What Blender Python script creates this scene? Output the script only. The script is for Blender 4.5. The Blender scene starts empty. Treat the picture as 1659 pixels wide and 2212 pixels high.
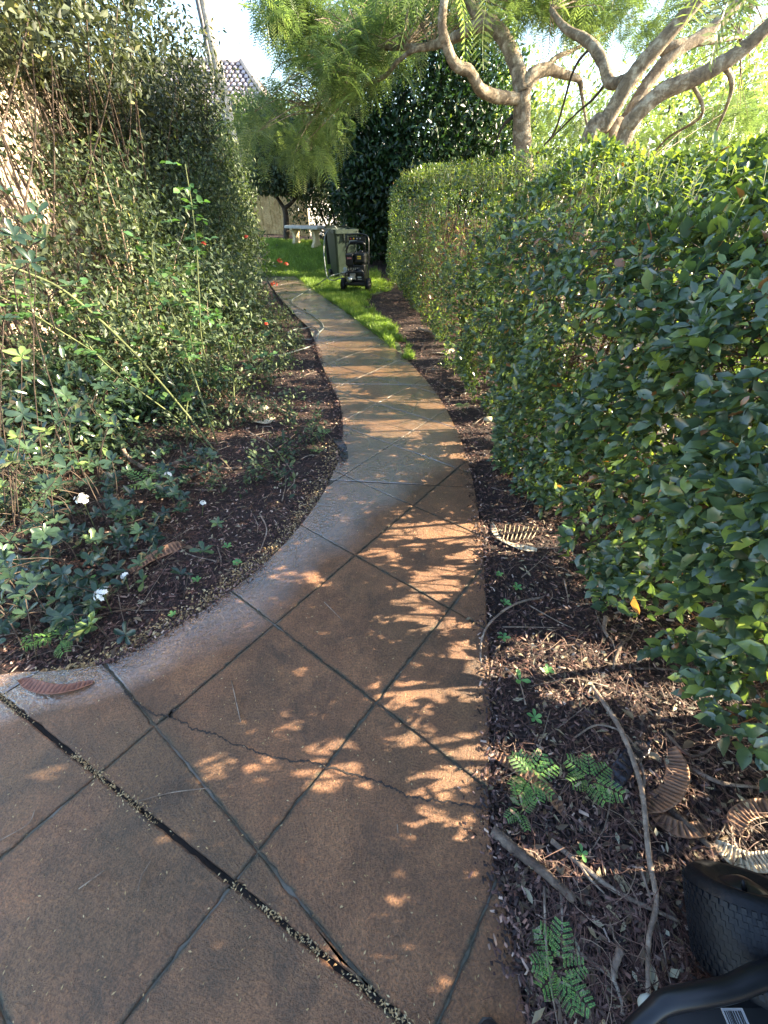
import bpy, bmesh, math, random
import numpy as np
from mathutils import Vector, Matrix

random.seed(7)
RS = np.random.RandomState(11)
scn = bpy.context.scene
COL = scn.collection
R = math.radians

# ------------------------------------------------------------------ camera
CAM_H = 1.55
PITCH = R(37.5)
cam_d = bpy.data.cameras.new('camera')
cam = bpy.data.objects.new('camera', cam_d)
COL.objects.link(cam)
cam.location = (0, 0, CAM_H)
cam.rotation_euler = (R(90) - PITCH, 0, 0)
cam_d.sensor_fit = 'VERTICAL'
cam_d.sensor_height = 24
cam_d.lens = 24 * 880 / 2212
cam_d.clip_start = 0.02
cam_d.clip_end = 400
scn.camera = cam

# ------------------------------------------------------------------ light
SUN_EL = R(25)
SUN_AZ = R(3)            # from +X towards +Y
SKY = 0.10
SUNP = 5.0
EXPO = 2.95
w = bpy.data.worlds.new('World')
scn.world = w
w.use_nodes = True
wn = w.node_tree
for n in list(wn.nodes):
    wn.nodes.remove(n)
sk = wn.nodes.new('ShaderNodeTexSky')
sk.sky_type = 'NISHITA'
sk.sun_disc = False
sk.sun_elevation = SUN_EL
sk.sun_rotation = R(90) - SUN_AZ
sk.air_density = 1.0
sk.dust_density = 1.0
sk.ozone_density = 1.0
bg = wn.nodes.new('ShaderNodeBackground')
bg.inputs[1].default_value = SKY
wo = wn.nodes.new('ShaderNodeOutputWorld')
wn.links.new(sk.outputs[0], bg.inputs[0])
wn.links.new(bg.outputs[0], wo.inputs[0])
sd = bpy.data.lights.new('sun', 'SUN')
sd.energy = SUNP
sd.angle = R(0.42)
sd.color = (1.0, 0.84, 0.58)
so = bpy.data.objects.new('sun', sd)
COL.objects.link(so)
SV = Vector((math.cos(SUN_EL) * math.cos(SUN_AZ), math.cos(SUN_EL) * math.sin(SUN_AZ), math.sin(SUN_EL)))
so.rotation_euler = SV.to_track_quat('Z', 'Y').to_euler()
so.location = (20, 2, 12)
scn.view_settings.view_transform = 'Standard'
scn.view_settings.look = 'None'
scn.view_settings.exposure = EXPO
scn.view_settings.gamma = 1
scn.view_settings.use_curve_mapping = False
scn.render.engine = 'CYCLES'
scn.cycles.max_bounces = 7
scn.cycles.transparent_max_bounces = 4

# ------------------------------------------------------------------ measuring helpers (photo measured at 1659 x 2212)
CP, SP = math.cos(PITCH), math.sin(PITCH)
def ray(u, v):
    x = (u - 829.5) / 880.0
    y = -(v - 1106) / 880.0
    return (x, CP + y * SP, -SP + y * CP)
def G(u, v, h=0.0):
    d = ray(u, v)
    t = (h - CAM_H) / d[2]
    return Vector((d[0] * t, d[1] * t, h))
def PY(u, v, Y):
    d = ray(u, v)
    t = Y / d[1]
    return Vector((d[0] * t, Y, CAM_H + d[2] * t))
def proj(P):
    z = P[:, 1] * CP - (P[:, 2] - CAM_H) * SP
    up = P[:, 1] * SP + (P[:, 2] - CAM_H) * CP
    z = np.where(z > 0.05, z, 0.05)
    return 829.5 + 880 * P[:, 0] / z, 1106 - 880 * up / z, z

# value noise
def vnoise(P, scale, seed=0):
    P = np.asarray(P, dtype=np.float64) * scale + 1000.0
    i = np.floor(P).astype(np.int64)
    f = P - i
    f = f * f * (3 - 2 * f)
    out = 0
    for dx in (0, 1):
        for dy in (0, 1):
            for dz in (0, 1):
                h = (i[:, 0] + dx) * 73856093 ^ (i[:, 1] + dy) * 19349663 ^ (i[:, 2] + dz) * 83492791 ^ (seed * 2654435 + 977)
                h = (h ^ (h >> 13)) * 1274126177
                h = (h ^ (h >> 16)) & 0xffff
                wgt = (f[:, 0] if dx else 1 - f[:, 0]) * (f[:, 1] if dy else 1 - f[:, 1]) * (f[:, 2] if dz else 1 - f[:, 2])
                out = out + wgt * (h / 65535.0)
    return out

def sstep(a, b, x):
    t = np.clip((x - a) / (b - a), 0, 1)
    return t * t * (3 - 2 * t)
def terrain(x, y):
    x = np.atleast_1d(np.asarray(x, float)); y = np.atleast_1d(np.asarray(y, float))
    P = np.stack([x, y, x * 0], 1)
    n = (vnoise(P, 3.0, 3) - .5) * .03 + (vnoise(P, 9.0, 4) - .5) * .016
    rise = sstep(11.8, 15.0, y) * .5 + sstep(15, 30, y) * .4
    pathd = 1.0
    return n * pathd + rise + sstep(-2.2, -3.6, x) * 0.06
def tz(x, y):
    return float(terrain([x], [y])[0])

# ------------------------------------------------------------------ object helpers
def tag(o, label=None, cat=None, group=None, kind=None):
    if label: o['label'] = label
    if cat: o['category'] = cat
    if group: o['group'] = group
    if kind: o['kind'] = kind
    return o
def empty(name, loc=(0, 0, 0)):
    o = bpy.data.objects.new(name, None)
    o.empty_display_size = .1
    o.location = loc
    COL.objects.link(o)
    return o
def link(name, me, parent=None, mat=None):
    if mat is not None:
        me.materials.clear(); me.materials.append(mat)
    o = bpy.data.objects.new(name, me)
    COL.objects.link(o)
    if parent is not None:
        o.parent = parent
        pl = parent.location.copy()
        g = parent.parent
        while g is not None:
            pl += g.location; g = g.parent
        if parent.rotation_euler.z == 0 and (parent.parent is None or parent.parent.rotation_euler.z == 0):
            o['_w'] = 0
            del o['_w']
        o.location = -pl
    return o
def mesh_py(name, verts, faces, smooth=False):
    me = bpy.data.meshes.new(name)
    me.from_pydata([tuple(v) for v in verts], [], faces)
    if smooth:
        me.polygons.foreach_set('use_smooth', [True] * len(me.polygons))
    me.update()
    return me
def tiles(name, T, faces, P, S, D, N, sx, sy, sz, rnd=None, smooth=True):
    """replicate template T (k,3) N times: P + T.x*sx*S + T.y*sy*D + T.z*sz*N"""
    T = np.asarray(T, float); n = len(P); k = len(T)
    V = (P[:, None, :] + T[None, :, 0:1] * (sx[:, None, None] * S[:, None, :])
         + T[None, :, 1:2] * (sy[:, None, None] * D[:, None, :])
         + T[None, :, 2:3] * (sz[:, None, None] * N[:, None, :])).reshape(-1, 3)
    lens = np.array([len(f) for f in faces]); flat = np.concatenate([np.array(f) for f in faces])
    L = (flat[None, :] + (np.arange(n) * k)[:, None]).reshape(-1)
    tot = np.tile(lens, n)
    st = np.concatenate([[0], np.cumsum(tot)[:-1]])
    me = bpy.data.meshes.new(name)
    me.vertices.add(n * k); me.vertices.foreach_set('co', V.astype(np.float32).ravel())
    me.loops.add(len(L)); me.loops.foreach_set('vertex_index', L.astype(np.int32))
    me.polygons.add(len(tot)); me.polygons.foreach_set('loop_start', st.astype(np.int32))
    me.polygons.foreach_set('loop_total', tot.astype(np.int32))
    if smooth:
        me.polygons.foreach_set('use_smooth', np.ones(len(tot), dtype=bool))
    if rnd is None: rnd = RS.rand(n)
    a = me.attributes.new('rnd', 'FLOAT', 'POINT')
    a.data.foreach_set('value', np.repeat(rnd, k).astype(np.float32))
    me.update(calc_edges=True)
    return me
def nrm(a):
    return a / np.maximum(np.linalg.norm(a, axis=1, keepdims=True), 1e-9)
def frame(D, U):
    D = nrm(D); S = nrm(np.cross(D, U)); N = np.cross(S, D)
    return S, D, N
def rdir(n):
    return nrm(RS.normal(size=(n, 3)))

# leaf templates, length along y, unit length, unit width
LEAF8 = ([(0, 0, 0), (-.42, .3, .05), (0, .33, -.02), (.42, .3, .05), (-.46, .62, .03), (0, .66, -.05), (.46, .62, .03), (0, 1, -.14)],
         [(0, 2, 1), (0, 3, 2), (1, 2, 5, 4), (2, 3, 6, 5), (4, 5, 7), (5, 6, 7)])
LEAF4 = ([(0, 0, 0), (-.5, .45, .06), (0, .5, -.03), (.5, .45, .06), (0, 1, -.1)],
         [(0, 2, 1), (0, 3, 2), (1, 2, 4), (2, 3, 4)])
LEAF2 = ([(0, 0, 0), (-.5, .5, .05), (.5, .5, .05), (0, 1, -.05)], [(0, 2, 1), (1, 2, 3)])
def leafmesh(name, P, D, U, L, W, det=4, rnd=None):
    T, F = {8: LEAF8, 4: LEAF4, 2: LEAF2}[det]
    S, D, N = frame(D, U)
    return tiles(name, T, F, P, S, D, N, W, L, L, rnd)

def catmull(pts, n=6):
    pts = [Vector(p) for p in pts]
    if len(pts) < 3:
        return [pts[0].lerp(pts[-1], i / n) for i in range(n + 1)]
    q = [pts[0] * 2 - pts[1]] + pts + [pts[-1] * 2 - pts[-2]]
    out = []
    for i in range(1, len(q) - 2):
        for k in range(n):
            t = k / n
            a, b, c, d = q[i - 1], q[i], q[i + 1], q[i + 2]
            out.append(.5 * ((2 * b) + (c - a) * t + (2 * a - 5 * b + 4 * c - d) * t * t + (3 * b - a - 3 * c + d) * t ** 3))
    out.append(pts[-1])
    return out
def tube_data(pts, radii, seg=8, n=6, knob=0.0, verts=None, faces=None, smooth_path=True):
    if verts is None: verts, faces = [], []
    P = catmull(pts, n) if smooth_path else [Vector(p) for p in pts]
    m = len(P)
    if not hasattr(radii, '__len__'): radii = [radii, radii]
    rr = np.interp(np.linspace(0, 1, m), np.linspace(0, 1, len(radii)), radii)
    b0 = len(verts)
    prev = None
    for i, p in enumerate(P):
        t = (P[min(i + 1, m - 1)] - P[max(i - 1, 0)])
        if t.length < 1e-7: t = Vector((0, 0, 1))
        t.normalize()
        if prev is None:
            a = t.cross(Vector((0, 0, 1)))
            if a.length < .1: a = t.cross(Vector((1, 0, 0)))
        else:
            a = prev - t * prev.dot(t)
        a.normalize(); prev = a
        b = t.cross(a)
        for k in range(seg):
            th = 2 * math.pi * k / seg
            r = rr[i] * (1 + knob * (random.random() - .5))
            verts.append(p + a * (math.cos(th) * r) + b * (math.sin(th) * r))
    for i in range(m - 1):
        for k in range(seg):
            k2 = (k + 1) % seg
            faces.append((b0 + i * seg + k, b0 + i * seg + k2, b0 + (i + 1) * seg + k2, b0 + (i + 1) * seg + k))
    faces.append(tuple(b0 + k for k in range(seg))[::-1])
    faces.append(tuple(b0 + (m - 1) * seg + k for k in range(seg)))
    return verts, faces
def tube(name, pts, radii, mat, parent=None, seg=8, n=6, knob=0.0, smooth_path=True):
    v, f = tube_data(pts, radii, seg, n, knob, smooth_path=smooth_path)
    return link(name, mesh_py(name, v, f, True), parent, mat)
def box_bm(bm, lo, hi, M=None, bev=0):
    r = bmesh.ops.create_cube(bm, size=1)
    vs = r['verts']
    c = (Vector(lo) + Vector(hi)) / 2; s = Vector(hi) - Vector(lo)
    for v in vs:
        v.co = Vector((v.co.x * s.x, v.co.y * s.y, v.co.z * s.z)) + c
    if bev:
        es = list({e for v in vs for e in v.link_edges})
        g = bmesh.ops.bevel(bm, geom=es, offset=bev, segments=2, affect='EDGES', profile=.5)
        vs = list({v for f in g['faces'] for v in f.verts} | {v for v in vs if v.is_valid})
    if M is not None:
        for v in vs: v.co = M @ v.co
    return vs
def bm_obj(name, bm, mat, parent=None, smooth=False):
    me = bpy.data.meshes.new(name); bm.to_mesh(me); bm.free()
    if smooth: me.polygons.foreach_set('use_smooth', [True] * len(me.polygons))
    return link(name, me, parent, mat)
def box(name, lo, hi, mat, parent=None, M=None, bev=0):
    bm = bmesh.new(); box_bm(bm, lo, hi, M, bev)
    return bm_obj(name, bm, mat, parent)
def lathe(name, prof, mat, parent=None, M=None, seg=24):
    verts, faces = [], []
    for (r, z) in prof:
        for k in range(seg):
            a = 2 * math.pi * k / seg
            verts.append(Vector((r * math.cos(a), r * math.sin(a), z)))
    for i in range(len(prof) - 1):
        for k in range(seg):
            k2 = (k + 1) % seg
            faces.append((i * seg + k, i * seg + k2, (i + 1) * seg + k2, (i + 1) * seg + k))
    faces.append(tuple(range(seg))[::-1]); faces.append(tuple((len(prof) - 1) * seg + k for k in range(seg)))
    if M is not None: verts = [M @ v for v in verts]
    return link(name, mesh_py(name, verts, faces, True), parent, mat)

# ------------------------------------------------------------------ materials
def newmat(name):
    m = bpy.data.materials.new(name); m.use_nodes = True
    nt = m.node_tree
    return m, nt, nt.nodes['Principled BSDF'], nt.nodes['Material Output']
def ramp(nt, fac, stops, interp='LINEAR'):
    r = nt.nodes.new('ShaderNodeValToRGB'); r.color_ramp.interpolation = interp
    el = r.color_ramp.elements
    while len(el) > 1: el.remove(el[-1])
    el[0].position = stops[0][0]; el[0].color = (*stops[0][1], 1)
    for p, c in stops[1:]:
        e = el.new(p); e.color = (*c, 1)
    nt.links.new(fac, r.inputs[0])
    return r.outputs[0]
def noise(nt, scale, detail=4, rough=.55, vec=None, dist=0):
    n = nt.nodes.new('ShaderNodeTexNoise')
    n.inputs['Scale'].default_value = scale; n.inputs['Detail'].default_value = detail
    n.inputs['Roughness'].default_value = rough; n.inputs['Distortion'].default_value = dist
    if vec is not None: nt.links.new(vec, n.inputs['Vector'])
    return n.outputs['Fac']
def objco(nt, which='Object'):
    t = nt.nodes.new('ShaderNodeTexCoord'); return t.outputs[which]
def geopos(nt):
    return nt.nodes.new('ShaderNodeNewGeometry').outputs['Position']
def mathn(nt, op, a, b=None, c=None):
    m = nt.nodes.new('ShaderNodeMath'); m.operation = op
    for i, x in enumerate((a, b, c)):
        if x is None: continue
        if isinstance(x, (int, float)): m.inputs[i].default_value = x
        else: nt.links.new(x, m.inputs[i])
    return m.outputs[0]
def mixc(nt, fac, a, b, mode='MIX'):
    m = nt.nodes.new('ShaderNodeMix'); m.data_type = 'RGBA'; m.blend_type = mode
    for i, x in ((0, fac), (6, a), (7, b)):
        if isinstance(x, (int, float)): m.inputs[i].default_value = x
        elif isinstance(x, tuple): m.inputs[i].default_value = (*x, 1)
        else: nt.links.new(x, m.inputs[i])
    return m.outputs[2]
def bump(nt, bsdf, h, strength=.5, dist=.01):
    b = nt.nodes.new('ShaderNodeBump'); b.inputs['Strength'].default_value = strength
    b.inputs['Distance'].default_value = dist
    nt.links.new(h, b.inputs['Height']); nt.links.new(b.outputs[0], bsdf.inputs['Normal'])
def simple(name, col, rough=.5, metal=0, var=.15, scale=20, bmp=0.0):
    m, nt, b, o = newmat(name)
    n = noise(nt, scale, 5, .6, objco(nt))
    c = ramp(nt, n, [(.25, tuple(x * (1 - var) for x in col)), (.75, tuple(min(1, x * (1 + var)) for x in col))])
    nt.links.new(c, b.inputs['Base Color'])
    b.inputs['Roughness'].default_value = rough; b.inputs['Metallic'].default_value = metal
    if bmp: bump(nt, b, n, bmp, .005)
    return m
def leafmat(name, stops, rough=.32, trans=.35, tcol=(1.6, 1.7, .7), spec=.5, vein=True):
    m, nt, b, o = newmat(name)
    a = nt.nodes.new('ShaderNodeAttribute'); a.attribute_name = 'rnd'
    c = ramp(nt, a.outputs['Fac'], stops)
    n = noise(nt, 35, 3, .5, geopos(nt))
    c2 = mixc(nt, 1.0, c, ramp(nt, n, [(.3, (.75, .78, .8)), (.7, (1.15, 1.12, 1.0))]), 'MULTIPLY')
    nt.links.new(c2, b.inputs['Base Color'])
    b.inputs['Roughness'].default_value = rough
    b.inputs['Specular IOR Level'].default_value = spec
    t = nt.nodes.new('ShaderNodeBsdfTranslucent')
    tc = mixc(nt, 1.0, c2, tcol, 'MULTIPLY')
    nt.links.new(tc, t.inputs[0])
    mx = nt.nodes.new('ShaderNodeMixShader'); mx.inputs[0].default_value = trans
    nt.links.new(b.outputs[0], mx.inputs[1]); nt.links.new(t.outputs[0], mx.inputs[2])
    nt.links.new(mx.outputs[0], o.inputs[0])
    return m

M = {}
M['hedge'] = leafmat('hedge_leaf', [(0, (.046, .078, .050)), (.35, (.066, .110, .062)), (.65, (.098, .152, .066)), (.84, (.15, .21, .06)), (.93, (.26, .34, .08)), (.975, (.28, .32, .09)), (.985, (.20, .08, .04)), (1, (.26, .13, .06))], .25, .33, (1.9, 1.9, .6), .8)
M['dark'] = leafmat('dark_tree_leaf', [(0, (.010, .028, .014)), (.6, (.020, .05, .018)), (.9, (.05, .10, .025)), (1, (.12, .16, .04))], .35, .25)
M['screen'] = leafmat('screen_leaf', [(0, (.026, .034, .024)), (.5, (.045, .058, .036)), (.85, (.080, .098, .055)), (.96, (.15, .15, .07)), (1, (.28, .24, .07))], .5, .22, spec=.3)
M['lit'] = leafmat('bush_leaf', [(0, (.028, .046, .030)), (.5, (.052, .080, .046)), (.85, (.11, .145, .075)), (1, (.22, .25, .10))], .48, .28, spec=.35)
M['round'] = leafmat('shrub_leaf', [(0, (.022, .042, .030)), (.5, (.038, .070, .042)), (.85, (.065, .11, .052)), (.95, (.14, .20, .07)), (1, (.20, .27, .09))], .22, .2)
M['rose'] = leafmat('rose_leaf', [(0, (.05, .12, .045)), (.7, (.08, .17, .06)), (1, (.14, .24, .08))], .45, .4)
M['frond'] = leafmat('frond_leaf', [(0, (.08, .12, .05)), (.5, (.15, .20, .075)), (.85, (.25, .30, .10)), (1, (.38, .40, .15))], .45, .5, (1.15, 1.35, .9))
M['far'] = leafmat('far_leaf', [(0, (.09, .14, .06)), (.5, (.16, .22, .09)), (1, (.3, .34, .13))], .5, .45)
M['seedling'] = leafmat('seedling_leaf', [(0, (.10, .26, .10)), (.6, (.18, .40, .13)), (1, (.34, .52, .14))], .45, .4)
M['grass'] = leafmat('grass_blade', [(0, (.08, .14, .03)), (.5, (.18, .28, .06)), (.85, (.32, .42, .11)), (1, (.45, .45, .20))], .5, .4, (1.5, 1.6, .6))
M['petal'] = leafmat('litter_petal', [(0, (.25, .15, .07)), (.5, (.45, .31, .15)), (1, (.62, .5, .30))], .6, .2, (1, 1, 1))
M['white'] = leafmat('white_petal', [(0, (.75, .76, .76)), (1, (.82, .82, .8))], .5, .2, (1, 1, 1))
M['red'] = leafmat('red_petal', [(0, (.65, .05, .03)), (1, (.8, .14, .07))], .5, .3, (1.2, 1, 1))
M['mulch'] = leafmat('mulch_chip', [(0, (.010, .006, .006)), (.45, (.036, .018, .017)), (.75, (.11, .052, .045)), (.92, (.27, .16, .135)), (1, (.50, .38, .32))], .6, 0.0, (1, 1, 1), .4)
M['needle'] = leafmat('fine_twig', [(0, (.035, .017, .015)), (.6, (.11, .050, .042)), (.9, (.18, .10, .08)), (1, (.38, .27, .2))], .6, 0.0, (1, 1, 1), .4)
M['litter'] = leafmat('dry_leaf', [(0, (.05, .032, .022)), (.5, (.12, .08, .05)), (.85, (.33, .27, .17)), (1, (.42, .40, .30))], .6, .15, (1.2, 1, .8))
M['brown_leaf'] = leafmat('dead_twig', [(0, (.06, .025, .012)), (.6, (.16, .065, .03)), (1, (.32, .16, .07))], .7, .1, (1, 1, 1))

def barkmat(name, cols, sc=9, bstr=.6):
    m, nt, b, o = newmat(name)
    g = geopos(nt)
    n1 = noise(nt, sc, 6, .6, g, .6); n2 = noise(nt, sc * 5, 5, .7, g)
    c = ramp(nt, n1, [(.3, cols[0]), (.5, cols[1]), (.68, cols[2])])
    c = mixc(nt, .6, c, ramp(nt, n2, [(.3, (.45, .45, .45)), (.65, (1.3, 1.3, 1.3))]), 'MULTIPLY')
    nt.links.new(c, b.inputs['Base Color']); b.inputs['Roughness'].default_value = .85
    bump(nt, b, n2, bstr, .02)
    return m
M['bark'] = barkmat('tree_bark', [(.09, .065, .045), (.24, .18, .115), (.50, .43, .32)], 15, 1.0)
M['bark_dark'] = barkmat('dark_bark', [(.022, .016, .013), (.045, .034, .026), (.09, .07, .05)])
M['twig_pale'] = barkmat('pale_stem', [(.22, .15, .10), (.34, .25, .17), (.48, .38, .28)], 14)
M['twig_dark'] = barkmat('dark_stem', [(.030, .020, .016), (.06, .042, .032), (.13, .09, .06)], 14)
M['stick'] = barkmat('fallen_stick', [(.12, .09, .07), (.24, .18, .14), (.42, .35, .28)], 18)
M['stick_dark'] = barkmat('dark_fallen_stick', [(.06, .04, .03), (.12, .085, .065), (.22, .17, .13)], 18)
M['cane'] = barkmat('rose_cane', [(.055, .075, .028), (.10, .12, .045), (.17, .18, .08)], 12, .2)

def podmat(name, a, bcol, rough=.6):
    m, nt, b, o = newmat(name)
    at = nt.nodes.new('ShaderNodeAttribute'); at.attribute_name = 'rnd'
    n = noise(nt, 60, 5, .6, geopos(nt))
    c = mixc(nt, at.outputs['Fac'], bcol, a)
    c = mixc(nt, .7, c, ramp(nt, n, [(.3, (.55, .5, .5)), (.7, (1.25, 1.2, 1.15))]), 'MULTIPLY')
    nt.links.new(c, b.inputs['Base Color']); b.inputs['Roughness'].default_value = rough
    bump(nt, b, n, .4, .004)
    return m
M['pod'] = podmat('brown_pod', (.34, .18, .10), (.035, .018, .012))
M['pod_red'] = podmat('reddish_pod', (.30, .14, .09), (.11, .045, .035))
M['pod_pale'] = podmat('pale_pod', (.62, .56, .42), (.36, .28, .18))
M['pod_black'] = podmat('wet_black_pod', (.030, .026, .034), (.014, .012, .016), .22)

# stamped concrete path
def pathmat():
    m, nt, b, o = newmat('stamped_concrete')
    g = geopos(nt)
    big = noise(nt, 1.3, 4, .6, g); mid = noise(nt, 7, 5, .65, g); fine = noise(nt, 150, 5, .75, g); f2 = noise(nt, 300, 2, .6, g)
    c = ramp(nt, mid, [(.30, (.105, .049, .024)), (.5, (.190, .088, .042)), (.72, (.28, .136, .064))])
    c = mixc(nt, ramp(nt, big, [(.48, (0, 0, 0)), (.62, (.6, .6, .6))]), c, (.075, .048, .024))
    blot = noise(nt, 3.6, 6, .7, g, .4)
    c = mixc(nt, ramp(nt, blot, [(.52, (0, 0, 0)), (.66, (.75, .75, .75))]), c, (.042, .026, .018))
    sp = nt.nodes.new('ShaderNodeSeparateXYZ'); nt.links.new(g, sp.inputs[0])
    # algae-grey tint on the older length of path further on
    far = nt.nodes.new('ShaderNodeMapRange'); nt.links.new(sp.outputs[1], far.inputs[0])
    far.inputs[1].default_value = 4.8; far.inputs[2].default_value = 7.5; far.inputs[4].default_value = .75
    c = mixc(nt, far.outputs[0], c, (.19, .155, .135))
    far2 = nt.nodes.new('ShaderNodeMapRange'); nt.links.new(sp.outputs[1], far2.inputs[0])
    far2.inputs[1].default_value = 1.2; far2.inputs[2].default_value = 3.4; far2.inputs[4].default_value = .42
    c = mixc(nt, far2.outputs[0], c, (.125, .085, .038))
    # grime along the grooves
    def fam(k1, c0, period, halfw):
        q = mathn(nt, 'SUBTRACT', mathn(nt, 'ADD', sp.outputs[1], mathn(nt, 'MULTIPLY', sp.outputs[0], k1)), c0)
        q = mathn(nt, 'FRACT', mathn(nt, 'ADD', mathn(nt, 'DIVIDE', q, period), .5))
        q = mathn(nt, 'MULTIPLY', mathn(nt, 'ABSOLUTE', mathn(nt, 'SUBTRACT', q, .5)), period)
        return mathn(nt, 'SUBTRACT', 1, mathn(nt, 'MINIMUM', mathn(nt, 'DIVIDE', q, halfw), 1))
    gr = mathn(nt, 'MAXIMUM', fam(.777, .056, .71, .020), fam(-1.32, .83, .97, .026))
    gn = noise(nt, 28, 5, .7, g)
    gr = mathn(nt, 'MULTIPLY', gr, ramp(nt, gn, [(.38, (0, 0, 0)), (.62, (1.6, 1.6, 1.6))]))
    c = mixc(nt, gr, c, (.045, .045, .030))
    c = mixc(nt, .9, c, ramp(nt, fine, [(.36, (.40, .37, .35)), (.5, (1.0, .97, .95)), (.64, (1.75, 1.65, 1.5))]), 'MULTIPLY')
    nt.links.new(c, b.inputs['Base Color'])
    # wetness: runs along the low left side
    wn_ = noise(nt, 2.2, 3, .5, g)
    dd = mathn(nt, 'SUBTRACT', mathn(nt, 'MULTIPLY', mathn(nt, 'ADD', sp.outputs[0], 1.2), .796), mathn(nt, 'MULTIPLY', mathn(nt, 'SUBTRACT', sp.outputs[1], .95), .605))
    cap = nt.nodes.new('ShaderNodeMapRange'); nt.links.new(sp.outputs[1], cap.inputs[0])
    cap.inputs[1].default_value = 1.9; cap.inputs[2].default_value = 2.7; cap.inputs[3].default_value = 1.6; cap.inputs[4].default_value = .66
    wet = mathn(nt, 'MINIMUM', mathn(nt, 'SUBTRACT', 1.05, mathn(nt, 'MULTIPLY', dd, 2.0)), cap.outputs[0])
    nearcut = nt.nodes.new('ShaderNodeMapRange'); nt.links.new(sp.outputs[1], nearcut.inputs[0])
    nearcut.inputs[1].default_value = .6; nearcut.inputs[2].default_value = .95; nearcut.inputs[3].default_value = -1.2; nearcut.inputs[4].default_value = 0
    wet = mathn(nt, 'ADD', wet, nearcut.outputs[0])
    wet = mathn(nt, 'ADD', wet, mathn(nt, 'MULTIPLY', mathn(nt, 'SUBTRACT', wn_, .35), .9))
    rr = nt.nodes.new('ShaderNodeMapRange'); nt.links.new(wet, rr.inputs[0])
    rr.inputs[1].default_value = .4; rr.inputs[2].default_value = 1.1
    rr.inputs[3].default_value = .50; rr.inputs[4].default_value = .16
    nt.links.new(rr.outputs[0], b.inputs['Roughness'])
    b.inputs['Specular IOR Level'].default_value = .6
    cw = nt.nodes.new('ShaderNodeMapRange'); nt.links.new(wet, cw.inputs[0])
    cw.inputs[1].default_value = .40; cw.inputs[2].default_value = .80; cw.inputs[4].default_value = 1
    nt.links.new(cw.outputs[0], b.inputs['Coat Weight']); b.inputs['Coat Roughness'].default_value = .04; b.inputs['Coat IOR'].default_value = 2.4
    cb = nt.nodes.new('ShaderNodeBump'); cb.inputs['Strength'].default_value = .9; cb.inputs['Distance'].default_value = .009
    nt.links.new(noise(nt, 52, 3, .6, g, .8), cb.inputs['Height']); nt.links.new(cb.outputs[0], b.inputs['Coat Normal'])
    h = mathn(nt, 'ADD', mathn(nt, 'MULTIPLY', fine, .7), mathn(nt, 'ADD', mathn(nt, 'MULTIPLY', f2, .25), mathn(nt, 'MULTIPLY', noise(nt, 38, 3, .6, g), .8)))
    bump(nt, b, h, 1.0, .012)
    return m
M['path'] = pathmat()
def groovemat():
    m, nt, b, o = newmat('mossy_groove')
    g = geopos(nt); n = noise(nt, 45, 5, .7, g); n2 = noise(nt, 3.2, 3, .5, g)
    c = ramp(nt, n, [(.35, (.035, .034, .020)), (.6, (.11, .095, .060))])
    c = mixc(nt, ramp(nt, n2, [(.52, (0, 0, 0)), (.62, (1, 1, 1))]), c, (.17, .16, .13))
    nt.links.new(c, b.inputs['Base Color']); b.inputs['Roughness'].default_value = .45
    bump(nt, b, n, .6, .01)
    return m
M['groove'] = groovemat()
def soilmat():
    m, nt, b, o = newmat('bed_soil')
    g = geopos(nt); n = noise(nt, 60, 6, .7, g); n2 = noise(nt, 6, 4, .6, g)
    c = ramp(nt, n, [(.3, (.010, .006, .006)), (.55, (.028, .015, .014)), (.75, (.07, .038, .032))])
    c = mixc(nt, .7, c, ramp(nt, n2, [(.3, (.6, .6, .6)), (.7, (1.3, 1.2, 1.15))]), 'MULTIPLY')
    nt.links.new(c, b.inputs['Base Color']); b.inputs['Roughness'].default_value = .8
    bump(nt, b, n, 1.0, .03)
    return m
M['soil'] = soilmat()
M['turf'] = simple('turf_soil', (.05, .07, .025), .9, 0, .5, 30, .5)
def rendermat(name, col):
    m, nt, b, o = newmat(name)
    g = geopos(nt); n = noise(nt, 80, 4, .6, g); n2 = noise(nt, 1.2, 4, .6, g)
    c = ramp(nt, n2, [(.3, tuple(x * .8 for x in col)), (.7, col)])
    nt.links.new(c, b.inputs['Base Color']); b.inputs['Roughness'].default_value = .85
    bump(nt, b, n, .3, .01)
    return m
M['cream'] = rendermat('cream_render', (.60, .47, .36))
M['whitewall'] = rendermat('white_render', (.80, .78, .78))
M['paling'] = barkmat('paling_timber', [(.30, .20, .08), (.46, .33, .15), (.56, .43, .22)], 5, .2)
M['poletimber'] = barkmat('pole_timber', [(.24, .21, .17), (.36, .32, .26), (.50, .46, .40)], 5, .3)
M['conduit'] = simple('dark_conduit', (.05, .05, .06), .5)
M['rooftile'] = simple('roof_tile', (.42, .36, .38), .35, 0, .25, 8)
M['roofgap'] = simple('roof_underlay', (.07, .05, .06), .8)
M['concrete'] = simple('bench_concrete', (.42, .42, .40), .85, 0, .25, 25, .3)
M['sandstone'] = simple('bench_leg_stone', (.50, .42, .26), .85, 0, .2, 25, .3)
M['binplastic'] = simple('green_bin_plastic', (.018, .032, .024), .45, 0, .2, 8)
M['bindark'] = simple('dark_bin_plastic', (.018, .028, .022), .5, 0, .15, 8)
M['blackplastic'] = simple('black_plastic', (.008, .009, .012), .32, 0, .2, 12)
M['blackmetal'] = simple('black_metal', (.020, .021, .024), .35, .3, .2, 12)
M['rubber'] = simple('black_rubber', (.006, .007, .010), .5, 0, .4, 60, .4)
M['rubber'].node_tree.nodes['Principled BSDF'].inputs['Specular IOR Level'].default_value = .28
M['steel'] = simple('bright_steel', (.5, .5, .5), .3, .9)
M['grey'] = simple('grey_label', (.38, .42, .40), .5)
M['yellow'] = simple('yellow_label', (.75, .50, .03), .5, 0, .05)
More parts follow.
